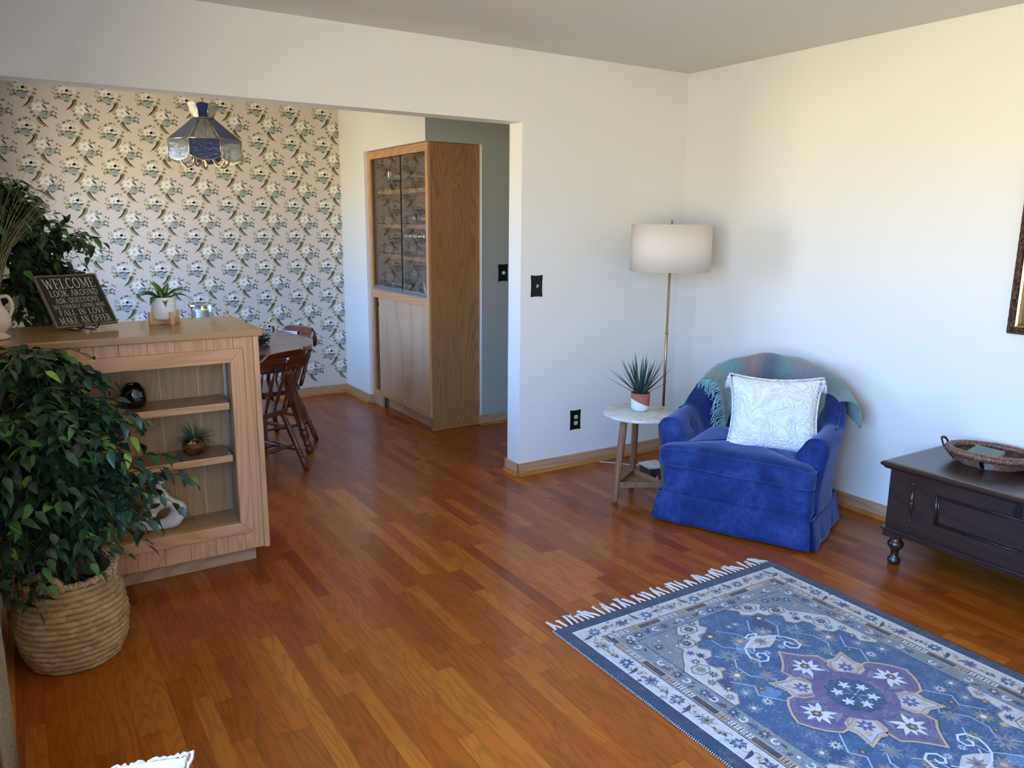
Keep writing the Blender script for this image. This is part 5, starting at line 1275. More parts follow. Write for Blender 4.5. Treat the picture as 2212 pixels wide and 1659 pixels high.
def tf(u, w_):
    s0, s1 = .235, .735
    s_ = s0+(s1-s0)*u+.085*(1-w_)*(1-u)**3; klo = .06+.30*max(0, (u-.18))**.6 if u > .18 else .06
    klo = .05+.16*min(1, u/.3)
    k = klo+(.80-klo)*w_; off = .010+.0035*math.sin(u*26+w_*5)+.004*math.sin(u*9+w_*11)
    p = shell(s_, k, off)
    # left end swings down and inwards in a fold
    if u < .16: p = p+Vector((.02*(1-u/.16), -.03*(1-u/.16)*(1-w_), 0))
    if u > .88:
        g = (u-.88)/.12; p = p+Vector((.075*g*(.4+.6*w_), .00, -.035*g*(1-.5*w_)))
    return p
m = M(); NU, NV = 80, 26
for i in range(NU):
    c = lin(ST[min(len(ST)-1, int((i/NU)*len(ST)))]); c = tuple(a*.66+.19*.34 for a in c); c2 = lin(ST[min(len(ST)-1, int((i/NU)*len(ST)+.5))]); c = tuple((a+b*.66+.19*.34)/2 for a, b in zip(c, c2))
    V = [tf((i+e)/NU, j/NV) for j in range(NV+1) for e in (0, 1)]
    m.add(V, [(2*j, 2*j+1, 2*j+3, 2*j+2) for j in range(NV)], 0, True, c)
o = m.build('cloth', THR, t, weld=True); s2 = o.modifiers.new('s', 'SOLIDIFY'); s2.thickness = .008; s2.offset = 1
m = M(); q = random.Random(6)
for i in range(64):
    w_ = i/63*.62; p = tf(0.0, w_); out = Vector((.035*q.uniform(-.8, .5)-.028, -.025*q.uniform(.2, 1.4), -.055*q.uniform(.8, 1.25)))
    m.tube(cr_pts([p, p+out*.4+Vector((-.012, -.010, .006)), p+out*.8+Vector((q.uniform(-.01, .01), -.012, 0)), p+out*1.15], 3), lambda u: .0030-.0012*u, 5, c=lin(q.choice(['#7fb0ae', '#6fa3a2', '#8fbab6', '#649594'])))
m.build('fringe', THR, t)

# white pillow
pl_m = Nd('white_chenille'); v = pl_m.coord(); w1 = pl_m.n('ShaderNodeTexNoise'); pl_m.l(v, w1.inputs['Vector']); w1.inputs['Scale'].default_value = 9; w1.inputs['Detail'].default_value = 2; w1.inputs['Distortion'].default_value = 3.2
ridge = pl_m.math('POWER', pl_m.math('SUBTRACT', 1.0, pl_m.math('ABSOLUTE', pl_m.math('MULTIPLY_ADD', pl_m.math('FRACT', pl_m.math('MULTIPLY', w1.outputs['Fac'], 5)), 2, -1))), 1.2)
pl_m.set(Base_Color=(.86, .85, .83), Roughness=.9, Sheen_Weight=.3, Specular_IOR_Level=.15); pl_m.bump(pl_m.math('ADD', ridge, pl_m.math('MULTIPLY', pl_m.noise(v, 260, 3), .5)), .006, .8)
PW = pl_m.m
def pillow(name, label, mat, Mx, w_, h_, thk, tassels=True, tmat=None):
    t = thing(name, label, 'pillow'); t.matrix_world = Mx
    def f(sgn):
        def g(u, v_):
            x = 2*u-1; y = 2*v_-1; pin = 1+.07*(x*x*y*y); ex = 1-.055*(1-x*x)*0
            xx = x*w_/2*(1-.05*(1-y*y)*abs(x)**3)*pin; yy = y*h_/2*(1-.06*(1-x*x)*abs(y)**3)*pin
            z = thk/2*((1-abs(x)**2.6)*(1-abs(y)**2.6))**.55+.004*math.sin(9*x+3*y)*(1-x*x)*(1-y*y)
            return Vector((xx, yy, sgn*z))
        return g
    m = M(); m.grid(f(1), 34, 30); m.grid(lambda u, v_: f(-1)(1-u, v_), 34, 30); m.build('cover', mat, t, weld=True)
    m = M(); q = random.Random(len(label)); e_ = []
    for i in range(160):
        a = i/160*4; k = int(a); b = a-k; x, y = ((b*2-1, -1), (1, b*2-1), (1-b*2, 1), (-1, 1-b*2))[k]
        p = f(1)((x+1)/2, (y+1)/2); o_ = Vector((x if abs(x) > .99 else 0, y if abs(y) > .99 else 0, 0))
        e_.append(p+o_*.004+Vector((0, 0, .003*math.sin(i*1.9))))
    m.tube(e_, .0042, 6, closed=True); m.build('ruffled_edge', mat, t)
    if tassels:
        for cx, cy in ((-1, 1), (1, 1), (1, -1), (-1, -1)):
            m = M(); c0 = Vector((cx*w_/2*1.06, cy*h_/2*1.06, 0)); dn = (Mx.to_3x3().inverted() @ Vector((0, 0, -1))).normalized()
            c1 = c0+Vector((cx*.006, cy*.004, .012)); m.tube([c0, c1, c1+dn*.016], .0035, 6); m.ball(c1+dn*.020, .011, 12, 8)
            for i in range(44):
                a = q.uniform(0, 2*PI); o_ = dn.orthogonal().normalized(); o2 = dn.cross(o_); sp_ = q.uniform(.4, 1)
                rd = (o_*math.cos(a)+o2*math.sin(a)); m.tube([c1+dn*.024+rd*.004, c1+dn*.040+rd*.015*sp_, c1+dn*q.uniform(.062, .074)+rd*.019*sp_], .0018, 4)
            m.build('tassel', tmat or mat, t)
    return t
Aw = Matrix.Translation(AO) @ Euler((0, 0, AR)).to_matrix().to_4x4()
Pm = Aw @ Matrix.Translation((.118, -.098, .588)) @ Euler((R(74), R(-2), R(9))).to_matrix().to_4x4()
pillow('throw_pillow', 'white textured pillow with corner tassels leaning in the blue armchair', PW, Pm, .41, .36, .13)

# ------------------------------------------------------------------ dark wooden chest
t = thing('blanket_chest', 'dark walnut blanket chest on turned legs against the right wall', 'chest', (-.27, -2.6, 0))
X0 = T(.27, 2.6, 0); y1c, y0c = -1.895, -3.25
m = M(); m.box((-.498, y0c, .165), (-.03, y1c, .455), .004, xf=X0); m.build('body', MAT['walnut'], t)
m = M(); prof = [(-.515, .447), (-.520, .455), (-.530, .462), (-.531, .470), (-.524, .478), (-.51, .4805)]
lo = [[Vector((-.508-(.508+p[0])*-1, 0, 0))] for p in prof]
loops = []
for px_, pz_ in prof:
    e = -px_-.498; loops.append([Vector((-.498-e, y0c-e, pz_)), Vector((-.02, y0c-e, pz_)), Vector((-.02, y1c+e, pz_)), Vector((-.498-e, y1c+e, pz_))])
V = [p for l in loops for p in l]; F = [(k*4+i, k*4+(i+1) % 4, (k+1)*4+(i+1) % 4, (k+1)*4+i) for k in range(len(loops)-1) for i in range(4)]+[(3, 2, 1, 0), tuple(range((len(loops)-1)*4, len(loops)*4))]
m.add(V, F, xf=X0); m.build('lid', MAT['walnut'], t)
m = M(); m.box((-.512, y0c-.012, .158), (-.03, y1c+.012, .172), .004, xf=X0); m.box((-.505, y0c-.004, .128), (-.44, y0c+.06, .16), .002, xf=X0); m.box((-.505, y1c-.06, .128), (-.44, y1c+.004, .16), .002, xf=X0); m.box((-.506, y0c, .146), (-.495, y1c, .160), .003, xf=X0)
m.build('base_moulding', MAT['walnut'], t)
for yy in (-1.942, y0c+.047):
    for xx in (-.474, -.075):
        m = M(); m.lathe([(.018, 0), (.024, .004), (.028, .016), (.027, .026), (.018, .036), (.015, .048), (.018, .068), (.026, .078), (.034, .090), (.035, .102), (.028, .112), (.022, .118), (.024, .129), (.022, .158)], 28, xf=X0 @ T(xx, yy, 0)); m.build('leg', MAT['walnut_z'], t)
m = M(); m.lathe([(0, .222), (.006, .226), (.006, .232), (.004, .236), (.0055, .26), (.006, .285), (.011, .289), (.008, .294), (.013, .305), (.013, .318), (.008, .330), (.011, .335), (.0065, .34), (.0055, .37), (.004, .395), (.006, .40), (.006, .406), (0, .410)], 16, xf=X0 @ T(-.499, -2.007, 0))
m.build('applied_spindle', MAT['walnut_z'], t)
def fr(y_a, y_b, z_a, z_b):
    m = M(); w_ = .010
    for a, b in (((y_a, z_b), (y_b, z_b)), ((y_a, z_a), (y_b, z_a)), ((y_a, z_a), (y_a, z_b)), ((y_b, z_a), (y_b, z_b))):
        m.tube([(-.500, a[0], a[1]), (-.500, b[0], b[1])], w_*.6, 8, xf=X0)
        i_ = .010
        ya_, yb_ = [min(max(v_, min(y_a, y_b)+i_), max(y_a, y_b)-i_) for v_ in (a[0], b[0])]; za_, zb_ = [min(max(v_, z_a+i_), z_b-i_) for v_ in (a[1], b[1])]
        m.tube([(-.499, ya_, za_), (-.499, yb_, zb_)], .003, 6, xf=X0)
    return m
fr(-2.115, -2.92, .254, .383).build('front_panel_moulding', MAT['walnut_z'], t)
m = M(); X = T(rz=-PI/2) @ T(rx=PI/2)
m.prism([(-.010, .028), (.010, .028), (.016, .0), (.018, -.014), (.010, -.026), (0, -.030), (-.010, -.026), (-.018, -.014), (-.016, 0)], 0, .003, [[(-.003, .01), (.003, .01), (.004, -.008), (-.004, -.008)][::-1]], xf=X0 @ T(-.499, -2.432, .415) @ X); m.build('escutcheon', MAT['black'], t)

# wicker tray and books
twc = (-.185, -2.155)
t = thing('wicker_tray', 'oval brown wicker tray basket with metal handles on the dark chest', 'basket', (*twc, .4807), R(12))
wk = Nd('wicker'); v = wk.coord(); f = wk.noise(v, 90, 4, .7); wk.set(Base_Color=wk.ramp(f, [(.3, lin('#34201a')), (.52, lin('#70452f')), (.75, lin('#a8876a'))]), Roughness=.35, Coat_Weight=.4); wk.bump(f, .002, .7); WK = wk.m
ea, eb = .128, .165
def ov(r_, z, i, n_=72): a = 2*PI*i/n_; return Vector((ea*r_*math.cos(a), eb*r_*math.sin(a), z))
m = M()
for k in range(8):
    u = k/7; m.tube([ov(.72+.26*u**.8, .004+.045*u, i) for i in range(72)], .0042, 7, closed=True)
m.build('sides', WK, t)
m = M(); loft(m, [[ov(.70, .001, i) for i in range(72)], [ov(.70, .006, i) for i in range(72)]]); m.build('bottom', WK, t)
m = M()
for st_ in range(3):
    pts = []
    for i in range(420):
        a = 2*PI*i/420; b = a*34+2*PI*st_/3; c_ = Vector((ea*1.0*math.cos(a), eb*1.0*math.sin(a), .056)); rd = Vector((math.cos(a), math.sin(a), 0)); pts.append(c_+rd*math.cos(b)*.0100+Vector((0, 0, math.sin(b)*.0100)))
    m.tube(pts, .0078, 6, closed=True, mi=0)
m.build('braided_rim', WK, t)
for s_ in (-1, 1):
    m = M(); pts = cr_pts([(-.030, s_*(eb*.80), .006), (-.034, s_*(eb+.008), .05), (-.026, s_*(eb+.026), .080), (0, s_*(eb+.034), .086), (.026, s_*(eb+.026), .080), (.034, s_*(eb+.008), .05), (.030, s_*(eb*.80), .006)], 6)
    m.tube(pts, .0065, 8, flat=.6); m.build('handle', MAT['black'], t)
m = M()
for a in (PI, 0):
    m.tube(cr_pts([(ea*.70*math.cos(a), 0, .002), (ea*.9*math.cos(a), 0, .02), (ea*1.07*math.cos(a), 0, .05), (ea*1.05*math.cos(a), 0, .069), (ea*.92*math.cos(a), 0, .062)], 5), .0085, 8, flat=.35)
m.build('strap', MAT['black'], t)
def book(label, loc, rz, w_, d_, h_, col, grp, tilt=0):
    t = thing('book', label, 'book', loc, rz, grp); t.rotation_euler = (tilt, 0, rz)
    cm = plain('book_cloth_'+col, col, .8, bump=(400, .0005)); pg = bpy.data.materials.get('pages') or plain('pages', '#cfc3ad', .85, bump=(300, .0006))
    m = M(); m.box((-w_/2, -d_/2, 0), (w_/2, d_/2, .003), .0008); m.box((-w_/2, -d_/2, h_-.003), (w_/2, d_/2, h_), .0008); m.box((w_/2-.004, -d_/2, 0), (w_/2, d_/2, h_), .0012); m.build('cover', cm, t)
    m = M(); m.box((-w_/2+.004, -d_/2+.004, .0028), (w_/2-.004, d_/2-.004, h_-.0028)); m.build('page_block', pg, t)
book('grey green book at the bottom of the wicker tray, under the top book', (-.165, -2.205, .490), R(30), .12, .17, .024, '#5f7577', 'books in the wicker tray')
book('pale beige book peeking out under the sage book in the wicker tray', (-.20, -2.105, .4905), R(5), .115, .09, .028, '#8c8274', 'books in the wicker tray')
book('sage green cloth book lying on top in the wicker tray', (-.215, -2.150, .5205), R(12), .145, .115, .026, '#71857f', 'books in the wicker tray', R(4))

# ------------------------------------------------------------------ picture on the right wall
t = thing('framed_picture', 'framed brown painting in an ornate bronze frame on the right wall', 'picture', (-.001, -2.60, 1.42))
fh = Nd('carved_frame'); v = fh.coord(); f = fh.noise(v, 60, 5, .7); vv = fh.n('ShaderNodeTexVoronoi'); fh.l(v, vv.inputs['Vector']); vv.inputs['Scale'].default_value = 75
fh.set(Base_Color=fh.ramp(f, [(.3, lin('#2a1a15')), (.55, lin('#5a4034')), (.8, lin('#b08a5a'))]), Roughness=.35, Metallic=.6); fh.bump(fh.math('ADD', f, vv.outputs['Distance']), .006, 1.0)
gold_f = plain('gilt_edge', (.62, .42, .18), .3, 1.0)
yL, yR, zB, zT = .525, -.55, -.375, .41
def fpiece(a, b, c, d):
    m = M(); PR = [(0, 0, 0), (-.018, .0, 0), (-.030, .10, 0), (-.034, .28, 0), (-.028, .5, 0), (-.020, .62, 0), (-.017, .78, 1), (-.021, .86, 1), (-.012, 1.0, 1), (0, 1.0, 1)]
    A, B_, C_, D_ = [Vector(p) for p in (a, b, c, d)]; N_ = 40; V = []
    for x, w_, _ in PR:
        for i in range(N_+1):
            u = i/N_; p = A.lerp(D_, w_).lerp(B_.lerp(C_, w_), u); V.append((x-(.003*abs(math.sin(u*60)) if .08 < w_ < .3 else 0), p.x, p.y))
    for k in range(len(PR)-1):
        m.add(V[k*(N_+1):(k+2)*(N_+1)], [(i, i+1, N_+2+i, N_+1+i) for i in range(N_)], PR[k+1][2], True)
    m.build('frame_side', [fh.m, gold_f], t)
w_ = .052
O_ = [(yL, zB), (yL, zT), (yR, zT), (yR, zB)]; I_ = [(yL-w_, zB+w_), (yL-w_, zT-w_), (yR+w_, zT-w_), (yR+w_, zB+w_)]
for k in range(4): j = (k+1) % 4; fpiece(O_[k], O_[j], I_[j], I_[k])
pn = Nd('old_painting'); v = pn.coord(); f = pn.noise(v, 3.2, 6, .6, .6); sz = pn.n('ShaderNodeSeparateXYZ'); tcn = pn.n('ShaderNodeTexCoord'); pn.l(tcn.outputs['Object'], sz.inputs[0])
pn.set(Base_Color=pn.ramp(pn.math('ADD', f, pn.math('MULTIPLY', sz.outputs['Z'], .35)), [(.25, lin('#4a3f33')), (.45, lin('#7d6a56')), (.6, lin('#8b7d66')), (.75, lin('#a79b7f'))]), Roughness=.5)
m = M(); m.box((-.012, yR+w_-.005, zB+w_-.005), (-.008, yL-w_+.005, zT-w_+.005)); m.build('canvas', pn.m, t)
# ------------------------------------------------------------------ rug
RX0, RX1, RY1, RY0 = -2.162, -.955, -1.636, -3.34
rcx, rcy = (RX0+RX1)/2, -2.487
HU, HV = (RX1-RX0)/2, RY1-rcy
RY0 = rcy-HV
t = thing('area_rug', 'blue and cream oriental style rug with purple star medallion and white fringe', 'rug', (rcx, rcy, 0), R(-.35))
rg = Nd('woven_rug'); at = rg.n('ShaderNodeAttribute', attribute_name='Col'); tcn = rg.n('ShaderNodeTexCoord'); oc = tcn.outputs['Object']
n1 = rg.noise(oc, 16, 6, .75); n2 = rg.noise(oc, 110, 4, .75); wv_ = rg.n('ShaderNodeTexWave', wave_type='BANDS', bands_direction='X'); rg.l(oc, wv_.inputs['Vector']); wv_.inputs['Scale'].default_value = 95; wv_.inputs['Distortion'].default_value = .8
sp_ = rg.ramp(rg.math('ADD', rg.math('MULTIPLY', n1, .45), rg.math('MULTIPLY', n2, .55)), [(.50, (0, 0, 0)), (.66, (1, 1, 1))])
alpha = at.outputs['Alpha']     # how strongly the pile is worn to the pale ground
worn = rg.math('MULTIPLY', rg.n('ShaderNodeSeparateColor', i_0=sp_).outputs[0], alpha)
gm = rg.math('MULTIPLY_ADD', rg.noise(oc, 45, 5, .8), .9, .55)
base_ = rg.mix(1.0, at.outputs['Color'], rg.n('ShaderNodeCombineColor', i_0=gm, i_1=gm, i_2=gm).outputs[0], 'MULTIPLY')
rg.set(Base_Color=rg.mix(worn, base_, lin('#b3b1b0')), Roughness=.92, Sheen_Weight=.25, Specular_IOR_Level=.1)
rg.bump(rg.math('ADD', rg.math('MULTIPLY', wv_.outputs['Fac'], .6), n2), .002, .6)
NAVY, BL1, BL2, BL3, CRM, GRY, DK, PCH, PUR, TAN, LBL, BRN, WHT = [lin(c) for c in ('#1a2c44', '#213c60', '#2c4f76', '#527a9c', '#c2bbb3', '#747a7f', '#34343a', '#c4a080', '#5d4d76', '#857c6c', '#a3b6cd', '#5a4238', '#d2d2d6')]
def A4(c, a): return (c[0], c[1], c[2], a)
m = M(); HT = .009
# slab
m.box((-HU, -HV, 0), (HU, HV, HT), .003, c=A4(NAVY, .25))
rq = random.Random(77)
FC = [0]
def flat(pts, c, lay, a=.35):
    """convex-ish polygon laid on the pile"""
    k = len(pts)
    try: tri = tessellate_polygon([[Vector((p[0], p[1], 0)) for p in pts]])
    except Exception: return
    FC[0] += 1; V = [(p[0], p[1], HT+.00015+lay*.00040+(FC[0] % 31)*.000012) for p in pts]; F = []
    for a_, b_, c_ in tri:
        ar = (pts[b_][0]-pts[a_][0])*(pts[c_][1]-pts[a_][1])-(pts[b_][1]-pts[a_][1])*(pts[c_][0]-pts[a_][0])
        F.append((a_, b_, c_) if ar > 0 else (c_, b_, a_))
    m.add(V, F, 0, False, A4(c, a))
def rect(u0, v0, u1, v1, c, lay, a=.35): flat([(u0, v0), (u1, v0), (u1, v1), (u0, v1)], c, lay, a)
def line(pts, w_, c, lay, a=.15, closed=False):
    P = [Vector(p) for p in pts]
    if closed: P.append(P[0])
    for p, q_ in zip(P, P[1:]):
        d = q_-p
        if d.length < 1e-6: continue
        d.normalize(); s_ = Vector((-d.y, d.x))*w_/2; e = d*w_*.4
        flat([tuple(p-e-s_), tuple(q_+e-s_), tuple(q_+e+s_), tuple(p-e+s_)], c, lay, a)
def floret(u, v, r_, c, cc, lay, np_=6, rot=0, jag=.35, asp=1.0):
    k = np_*4; pts = []
    for i in range(k):
        a = 2*PI*i/k; rr_ = r_*(1+jag*math.cos(np_*a))*(1+.1*rq.uniform(-1, 1)); pts.append((u+rr_*math.cos(a+rot)*asp, v+rr_*math.sin(a+rot)))
    flat(pts, c, lay, .5)
    if cc: flat([(u+r_*.36*math.cos(2*PI*i/8)*asp, v+r_*.36*math.sin(2*PI*i/8)) for i in range(8)], cc, lay+1, .3)
def leafy(u, v, a, L, w_, c, lay, bend=.5):
    up_ = []; dn_ = []; n_ = 8
    for i in range(n_+1):
        t_ = i/n_; x = L*t_; y = bend*L*t_*t_*.6; ww = w_*math.sin(PI*t_**.8)
        up_.append((x, y+ww)); dn_.append((x, y-ww))
    pts = [(u+p[0]*math.cos(a)-p[1]*math.sin(a), v+p[0]*math.sin(a)+p[1]*math.cos(a)) for p in up_+dn_[-2:0:-1]]
    flat(pts, c, lay, .3)
def frame_band(i0, i1, c, lay, a=.35):
    u0, v0, u1, v1 = HU-i0, HV-i0, HU-i1, HV-i1
    rect(-u0, v1, u0, v0, c, lay, a); rect(-u0, -v0, u0, -v1, c, lay, a); rect(-u0, -v1, -u1, v1, c, lay, a); rect(u1, -v1, u0, v1, c, lay, a)
frame_band(.050, .055, WHT, 0, .1); frame_band(.055, .128, CRM, 0, .2); frame_band(.128, .132, DK, 1, .4); frame_band(.132, .136, PCH, 1, .3); frame_band(.136, .160, DK, 0, .5); frame_band(.160, .164, PCH, 1, .3)
frame_band(.164, .222, GRY, 0, .75); frame_band(.222, .226, DK, 1, .5)
iu, iv = HU-.226, HV-.226
rect(-iu, -iv, iu, iv, BL2, 0, .55)
for _ in range(28):
    u, v = rq.uniform(-iu, iu)*.9, rq.uniform(-iv, iv)*.9; flat([(u+.035*math.cos(2*PI*i/14)*rq.uniform(.7, 1.2), v+.035*math.sin(2*PI*i/14)*rq.uniform(.7, 1.2)) for i in range(14)], rq.choice([BL1, BL3, BL1]), 1, .7)
# borders: blossoms, curled leaves, checks
def along(inset, step, fn):
    for side in range(4):
        L = (HU if side % 2 == 0 else HV)-inset; k = max(2, int(2*L/step)); 
        for i in range(k):
            s_ = -L+2*L*(i+.5)/k
            if side == 0: fn(s_, HV-inset, 0, i)
            elif side == 1: fn(HU-inset, s_, PI/2, i)
            elif side == 2: fn(s_, -HV+inset, 0, i)
            else: fn(-HU+inset, s_, PI/2, i)
def guard(u, v, a, i):
    k = i % 4; du, dv = math.cos(a), math.sin(a)
    if k == 0:
        floret(u, v, .021, BL1, LBL, 2, 8, i, .28); floret(u, v, .013, GRY, None, 2, 5)
    elif k == 1:
        leafy(u-du*.025-dv*.008, v-dv*.025+du*.008, a-.5, .055, .009, BRN, 2, 1.1); leafy(u-du*.01, v-dv*.01, a+.4, .035, .007, PCH, 3, -.6); leafy(u, v, a+1.4, .02, .004, DK, 3)
    elif k == 2:
        floret(u, v, .020, rq.choice([PUR, TAN, GRY]), DK, 2, 7, i, .35); leafy(u+du*.02, v+dv*.02, a+.6, .025, .004, DK, 2)
    else:
        leafy(u+du*.022+dv*.01, v+dv*.022-du*.01, a+2.4, .05, .008, DK, 2, -1.0); floret(u-du*.014, v-dv*.014, .010, PCH, BRN, 3, 5)
    P = [(u+du*x-dv*(.016*math.sin(x*90+i)), v+dv*x+du*(.016*math.sin(x*90+i))) for x in [-.03+.06*q_/8 for q_ in range(9)]]; line(P, .0022, DK, 1, .4)
along(.0915, .062, guard)
def check(u, v, a, i):
    c = [WHT, WHT, PCH, None, BRN][(i//2) % 5]
    if c: 
        for e in (-.0055, .0055):
            for g_ in (-.0055, .0055): rect(u+e-.0042, v+g_-.0042, u+e+.0042, v+g_+.0042, c, 2, .15)
along(.148, .024, check)
def curls(u, v, a, i):
    k = i % 3; s_ = rq.choice((-1, 1))
    if k == 0:
        pts = [(u+.012*math.cos(b), v+.012*math.sin(b)) for b in [a+s_*.9+j*.6 for j in range(8)]]; line(pts, .006, WHT, 2, .2)
    elif k == 1: floret(u, v, .017, rq.choice([TAN, BL1, DK, GRY]), rq.choice([WHT, PCH, None]), 2, 7, i, .35)
    else: floret(u, v, .013, rq.choice([BL2, TAN, BRN]), None, 2, 6, i, .4); leafy(u, v, a+rq.uniform(-1, 1), .03, .005, DK, 3)
along(.193, .040, curls)
for _ in range(420):
    side = rq.random(); ins = .05+rq.random()*.17
    if side < .5: u = rq.uniform(-HU+.06, HU-.06); v = rq.choice((-1, 1))*(HV-ins)
    else: v = rq.uniform(-HV+.06, HV-.06); u = rq.choice((-1, 1))*(HU-ins)
    if ins > .165 or ins < .125: floret(u, v, rq.uniform(.003, .008), rq.choice([GRY, TAN, BL1, DK, PUR, CRM]), None, 1, 5, rq.random()*3, .4)
# cream stepped corner pieces (mirrored four ways)
corner = [(0, 0), (.30, 0), (.27, -.035), (.285, -.06), (.25, -.085), (.215, -.085), (.20, -.115), (.165, -.12), (.15, -.15), (.175, -.185), (.15, -.215), (.115, -.215), (.10, -.25), (.115, -.29), (.085, -.33), (.05, -.33), (.04, -.38), (.055, -.42), (.02, -.46), (0, -.46)]
inner = [(0, 0), (.185, 0), (.15, -.04), (.165, -.06), (.12, -.09), (.085, -.09), (.095, -.13), (.06, -.16), (.03, -.20), (0, -.23)]
for su in (-1, 1):
    for sv in (-1, 1):
        X = lambda p: (su*(-iu+p[0]), sv*(iv+p[1]))
        flat([X(p) for p in corner], CRM, 2, .25); line([X(p) for p in corner[1:]], .005, TAN, 3, .3)
        flat([X(p) for p in inner], GRY, 3, .8); line([X(p) for p in inner[1:]], .003, DK, 4, .3)
        for hx_, hy_ in ((.215, -.035), (.135, -.105), (.055, -.255)):
            hp = [(hx_+.038*math.cos(R(60*k_)), hy_+.030*math.sin(R(60*k_))) for k_ in range(6)]; line([X(p) for p in hp], .0032, DK, 4, .2, True)
            cx, cy = X((hx_, hy_)); floret(cx, cy, .018, rq.choice([DK, TAN]), TAN, 4, 9, 0, .3)
        for hx_, hy_, c in ((.255, -.01, DK), (.17, -.07, BL1), (.10, -.16, PUR), (.075, -.21, BL1), (.03, -.33, PUR), (.05, -.385, BRN), (.02, -.42, TAN), (.12, -.19, DK), (.07, -.30, BL1)):
            cx, cy = X((hx_, hy_)); floret(cx, cy, .014, c, rq.choice([None, PCH, WHT]), 4, 7, rq.random(), .4)
        for hx_, hy_ in ((.06, -.04), (.11, -.03), (.04, -.12), (.03, -.07)):
            cx, cy = X((hx_, hy_)); floret(cx, cy, .016, rq.choice([BL1, DK, TAN]), LBL, 5, 7, rq.random(), .35)
        # lattice lines of the field
        for pts in ([(.30, -.10), (.355, -.16), (.355, -.21), (.41, -.27)], [(.235, -.135), (.235, -.19), (.30, -.25), (.30, -.30), (.25, -.35)], [(.165, -.22), (.21, -.27), (.175, -.31), (.175, -.37), (.235, -.43), (.195, -.46)], [(.09, -.36), (.14, -.42), (.11, -.46), (.165, -.53)]):
            pts = [X((p[0]*.98, p[1])) for p in pts]; line(pts, .0045, LBL, 2, .2)
        for hx_, hy_, r_, c, cc in ((.245, -.115, .024, BRN, WHT), (.315, -.195, .030, GRY, PCH), (.205, -.245, .030, GRY, PUR), (.135, -.345, .028, TAN, WHT), (.26, -.31, .020, TAN, BRN), (.36, -.10, .014, GRY, WHT), (.375, -.25, .013, PUR, WHT), (.17, -.29, .010, BRN, PCH), (.12, -.29, .012, PCH, None), (.22, -.40, .026, GRY, TAN), (.08, -.43, .022, GRY, LBL), (.29, -.20, .009, PCH, None), (.34, -.30, .012, LBL, PUR), (.145, -.44, .012, BRN, PCH), (.04, -.50, .02, GRY, WHT), (.105, -.50, .016, CRM, BL1)):
            cx, cy = X((hx_, hy_)); floret(cx, cy, r_, c, cc, 3, 9, rq.random(), .38)
# white scroll motifs at the two ends
for sv in (-1, 1):
    for su in (-1, 1):
        sc_ = [(0, .0), (.05, -.012), (.085, -.030), (.105, -.055), (.118, -.085), (.108, -.118), (.080, -.128), (.058, -.112), (.056, -.088), (.072, -.076), (.088, -.086), (.085, -.100)]
        line([(su*p[0], sv*(.415+p[1])) for p in [(0, .03), (.03, .02)]+sc_], .0075, WHT, 6, .05)
        line([(su*p[0], sv*(.415+p[1])) for p in [(.02, -.03), (.055, -.042), (.07, -.06)]], .005, WHT, 6, .1)
    flat([(-.085, sv*.385), (-.05, sv*.405), (0, sv*.435), (.05, sv*.405), (.085, sv*.385), (.04, sv*.36), (0, sv*.345), (-.04, sv*.36)], CRM, 5, .6); floret(0, sv*.388, .024, TAN, PUR, 6, 8, 0, .35)
# star medallion
def lobe(a, pts, c, cout):
    R_ = lambda p: (p[0]*math.cos(a)-p[1]*math.sin(a), p[0]*math.sin(a)+p[1]*math.cos(a))
    full = pts+[(p[0], -p[1]) for p in pts[::-1]]
    o_ = [R_(p) for p in full]; flat(o_, c, 6, .45); line(o_, .0085, cout, 8, .15); line([R_((p[0]*.95, p[1]*.88)) for p in full], .003, GRY, 8, .3)
big = [(.05, .055), (.10, .075), (.155, .098), (.205, .100), (.235, .075), (.262, .040), (.282, .0)]
bigp = [(.05, .055), (.11, .070), (.165, .092), (.215, .094), (.238, .060), (.268, .030), (.305, .0)]
sml = [(.06, .030), (.13, .036), (.165, .058), (.200, .052), (.212, .030), (.265, .0)]
for k_ in range(4): lobe(PI/4+k_*PI/2, sml, CRM, PCH)
for k_ in range(4): lobe(k_*PI/2, big if k_ % 2 == 0 else bigp, PUR, PCH)
flat([(.135*math.cos(2*PI*i/24), .135*math.sin(2*PI*i/24)) for i in range(24)], PUR, 9, .4)
for k_ in range(4):
    a = k_*PI/2; cx, cy = .195*math.cos(a), .195*math.sin(a)
    for j in range(9):
        b = a+PI+(j-4)*.34+PI; leafy(cx-.01*math.cos(a), cy-.01*math.sin(a), a+(j-4)*.62, .05 if j % 2 else .06, .009, WHT, 9, .1)
    floret(cx, cy, .017, BRN, PCH, 10, 6, 0, .15, 1.0)
    b = a+PI/4; floret(.165*math.cos(b), .165*math.sin(b), .022, PUR, LBL, 9, 7, 0, .35); floret(.205*math.cos(b), .205*math.sin(b), .010, PCH, None, 10, 5)
    leafy(.13*math.cos(a+.3), .13*math.sin(a+.3), a+.2, .06, .009, GRY, 9, .3); leafy(.13*math.cos(a-.3), .13*math.sin(a-.3), a-.2, .06, .009, GRY, 9, -.3)
flat([(.092*(1+.06*math.cos(12*2*PI*i/36))*math.cos(2*PI*i/36), .092*(1+.06*math.cos(12*2*PI*i/36))*math.sin(2*PI*i/36)) for i in range(36)], BL1, 10, .3)
for k_ in range(6):
    a = k_*PI/3+.25; floret(.055*math.cos(a), .055*math.sin(a), .0155, WHT, None, 11, 5, a, .45); line([(0, 0), (.045*math.cos(a), .045*math.sin(a))], .003, LBL, 11, .2)
floret(0, 0, .014, BL2, LBL, 11, 6)
m.build('pile', rg.m, t)
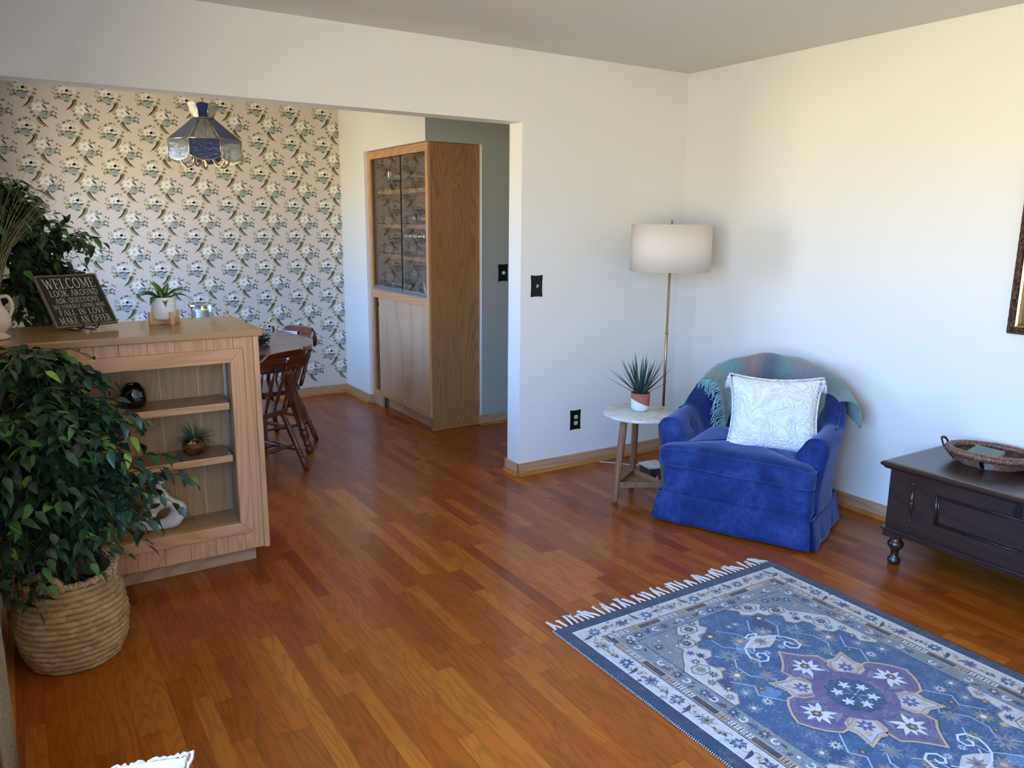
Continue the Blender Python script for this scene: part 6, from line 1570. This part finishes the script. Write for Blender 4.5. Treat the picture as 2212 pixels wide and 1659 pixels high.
# fringe in knotted bundles
q = random.Random(19); FR = plain('fringe_cotton', '#d9d6d6', .9, var=.05)
for sv in (1, -1):
    m = M(); k = 46
    for i in range(k):
        u = -HU+.012+(2*HU-.024)*i/(k-1); ln = q.uniform(.055, .085); dx = q.uniform(-.032, .022)
        for j in range(5):
            o_ = q.uniform(-.004, .004); e = q.uniform(-.010, .010)
            m.tube(cr_pts([(u+o_*.5, sv*(HV-.004), .006), (u+o_+dx*.15, sv*(HV+.012), .007), (u+dx*.6+o_*1.4, sv*(HV+ln*.6), .0045), (u+dx+e, sv*(HV+ln*q.uniform(.92, 1.08)), .0035)], 3), .0024, 5)
    m.build('fringe', FR, t)
m = M(); q = random.Random(20)
for su in (-1, 1):
    for i in range(210):
        v = -HV+2*HV*i/209
        m.tube([(su*(HU-.001), v, .008), (su*(HU+.002+q.random()*.003), v+.002, .003)], .0011, 4, cap=False)
m.build('side_binding', FR, t)

# ------------------------------------------------------------------ sofa corner and pillows at the lower left
bo = Nd('beige_boucle'); v = bo.coord(); f = bo.noise(v, 160, 4, .75); bo.set(Base_Color=bo.ramp(f, [(.35, lin('#8b7d68')), (.6, lin('#b8a98e'))]), Roughness=.95, Specular_IOR_Level=.1); bo.bump(f, .004, 1.0)
t = thing('curtain', 'beige woven curtain edge hanging at the lower left edge of the picture', 'curtain', (-3.875, -1.7, 0))
cu = Nd('beige_curtain'); v = cu.coord(); f = cu.noise(v, 160, 4, .75); cu.set(Base_Color=cu.ramp(f, [(.35, lin('#7f7462')), (.6, lin('#a89c84'))]), Roughness=.95, Specular_IOR_Level=.1); cu.bump(f, .003, 1.0)
m = M()
def cf(u, w_): return Vector((.004+.014*math.sin(u*2*PI*4+.5), -.27+.54*u, .012+2.2*w_))
m.grid(cf, 80, 10); o = m.build('panel', cu.m, t); s2 = o.modifiers.new('s', 'SOLIDIFY'); s2.thickness = .004
m = M(); m.tube([(0, -2.45, 2.235), (0, .40, 2.235)], .011, 12); m.ball((0, .42, 2.235), .02); m.build('rod', MAT['black'], t)
t = thing('ottoman', 'beige ottoman under the white pillow, below the picture edge', 'ottoman', (-3.60, -2.93, 0)); m = M(); m.box((-.26, -.40, .06), (.26, .42, .42), .04, seg=4); m.build('seat', bo.m, t)
m = M()
for xx in (-.2, .2):
    for yy in (-.3, .36): m.lathe([(.014, 0), (.02, .065)], 10, xf=T(xx, yy, 0))
m.build('feet', MAT['walnut_z'], t)
wl = plain('white_cotton', '#e6e6e6', .85, var=.02, bump=(9, .006))
def soft(name, label, ctr, w_, h_, thk, eul):
    Mx = Matrix.Translation(ctr) @ Euler(eul).to_matrix().to_4x4(); return pillow(name, label, wl, Mx, w_, h_, thk, False)
tp = soft('cushion', 'white cushion corner with frayed tan seam at the bottom edge of the picture', (-3.745, -2.455, .475), .30, .34, .10, (R(0), R(0), R(-17)))
m = M(); q = random.Random(8); pts = []
for i in range(200):
    a = i/200*4; k = int(a); b = a-k; x, y = ((b*2-1, -1), (1, b*2-1), (1-b*2, 1), (-1, 1-b*2))[k]
    o_ = 1.03+.02*q.random(); pts.append((x*.15*o_*(1-.05*(1-y*y)), y*.17*o_*(1-.05*(1-x*x)), .006+.005*q.uniform(-1, 1)))
m.tube(pts, .0045, 6, closed=True); m.build('frayed_seam', plain('tan_seam', '#b59c8c', .9, var=.3, vscale=150), tp)
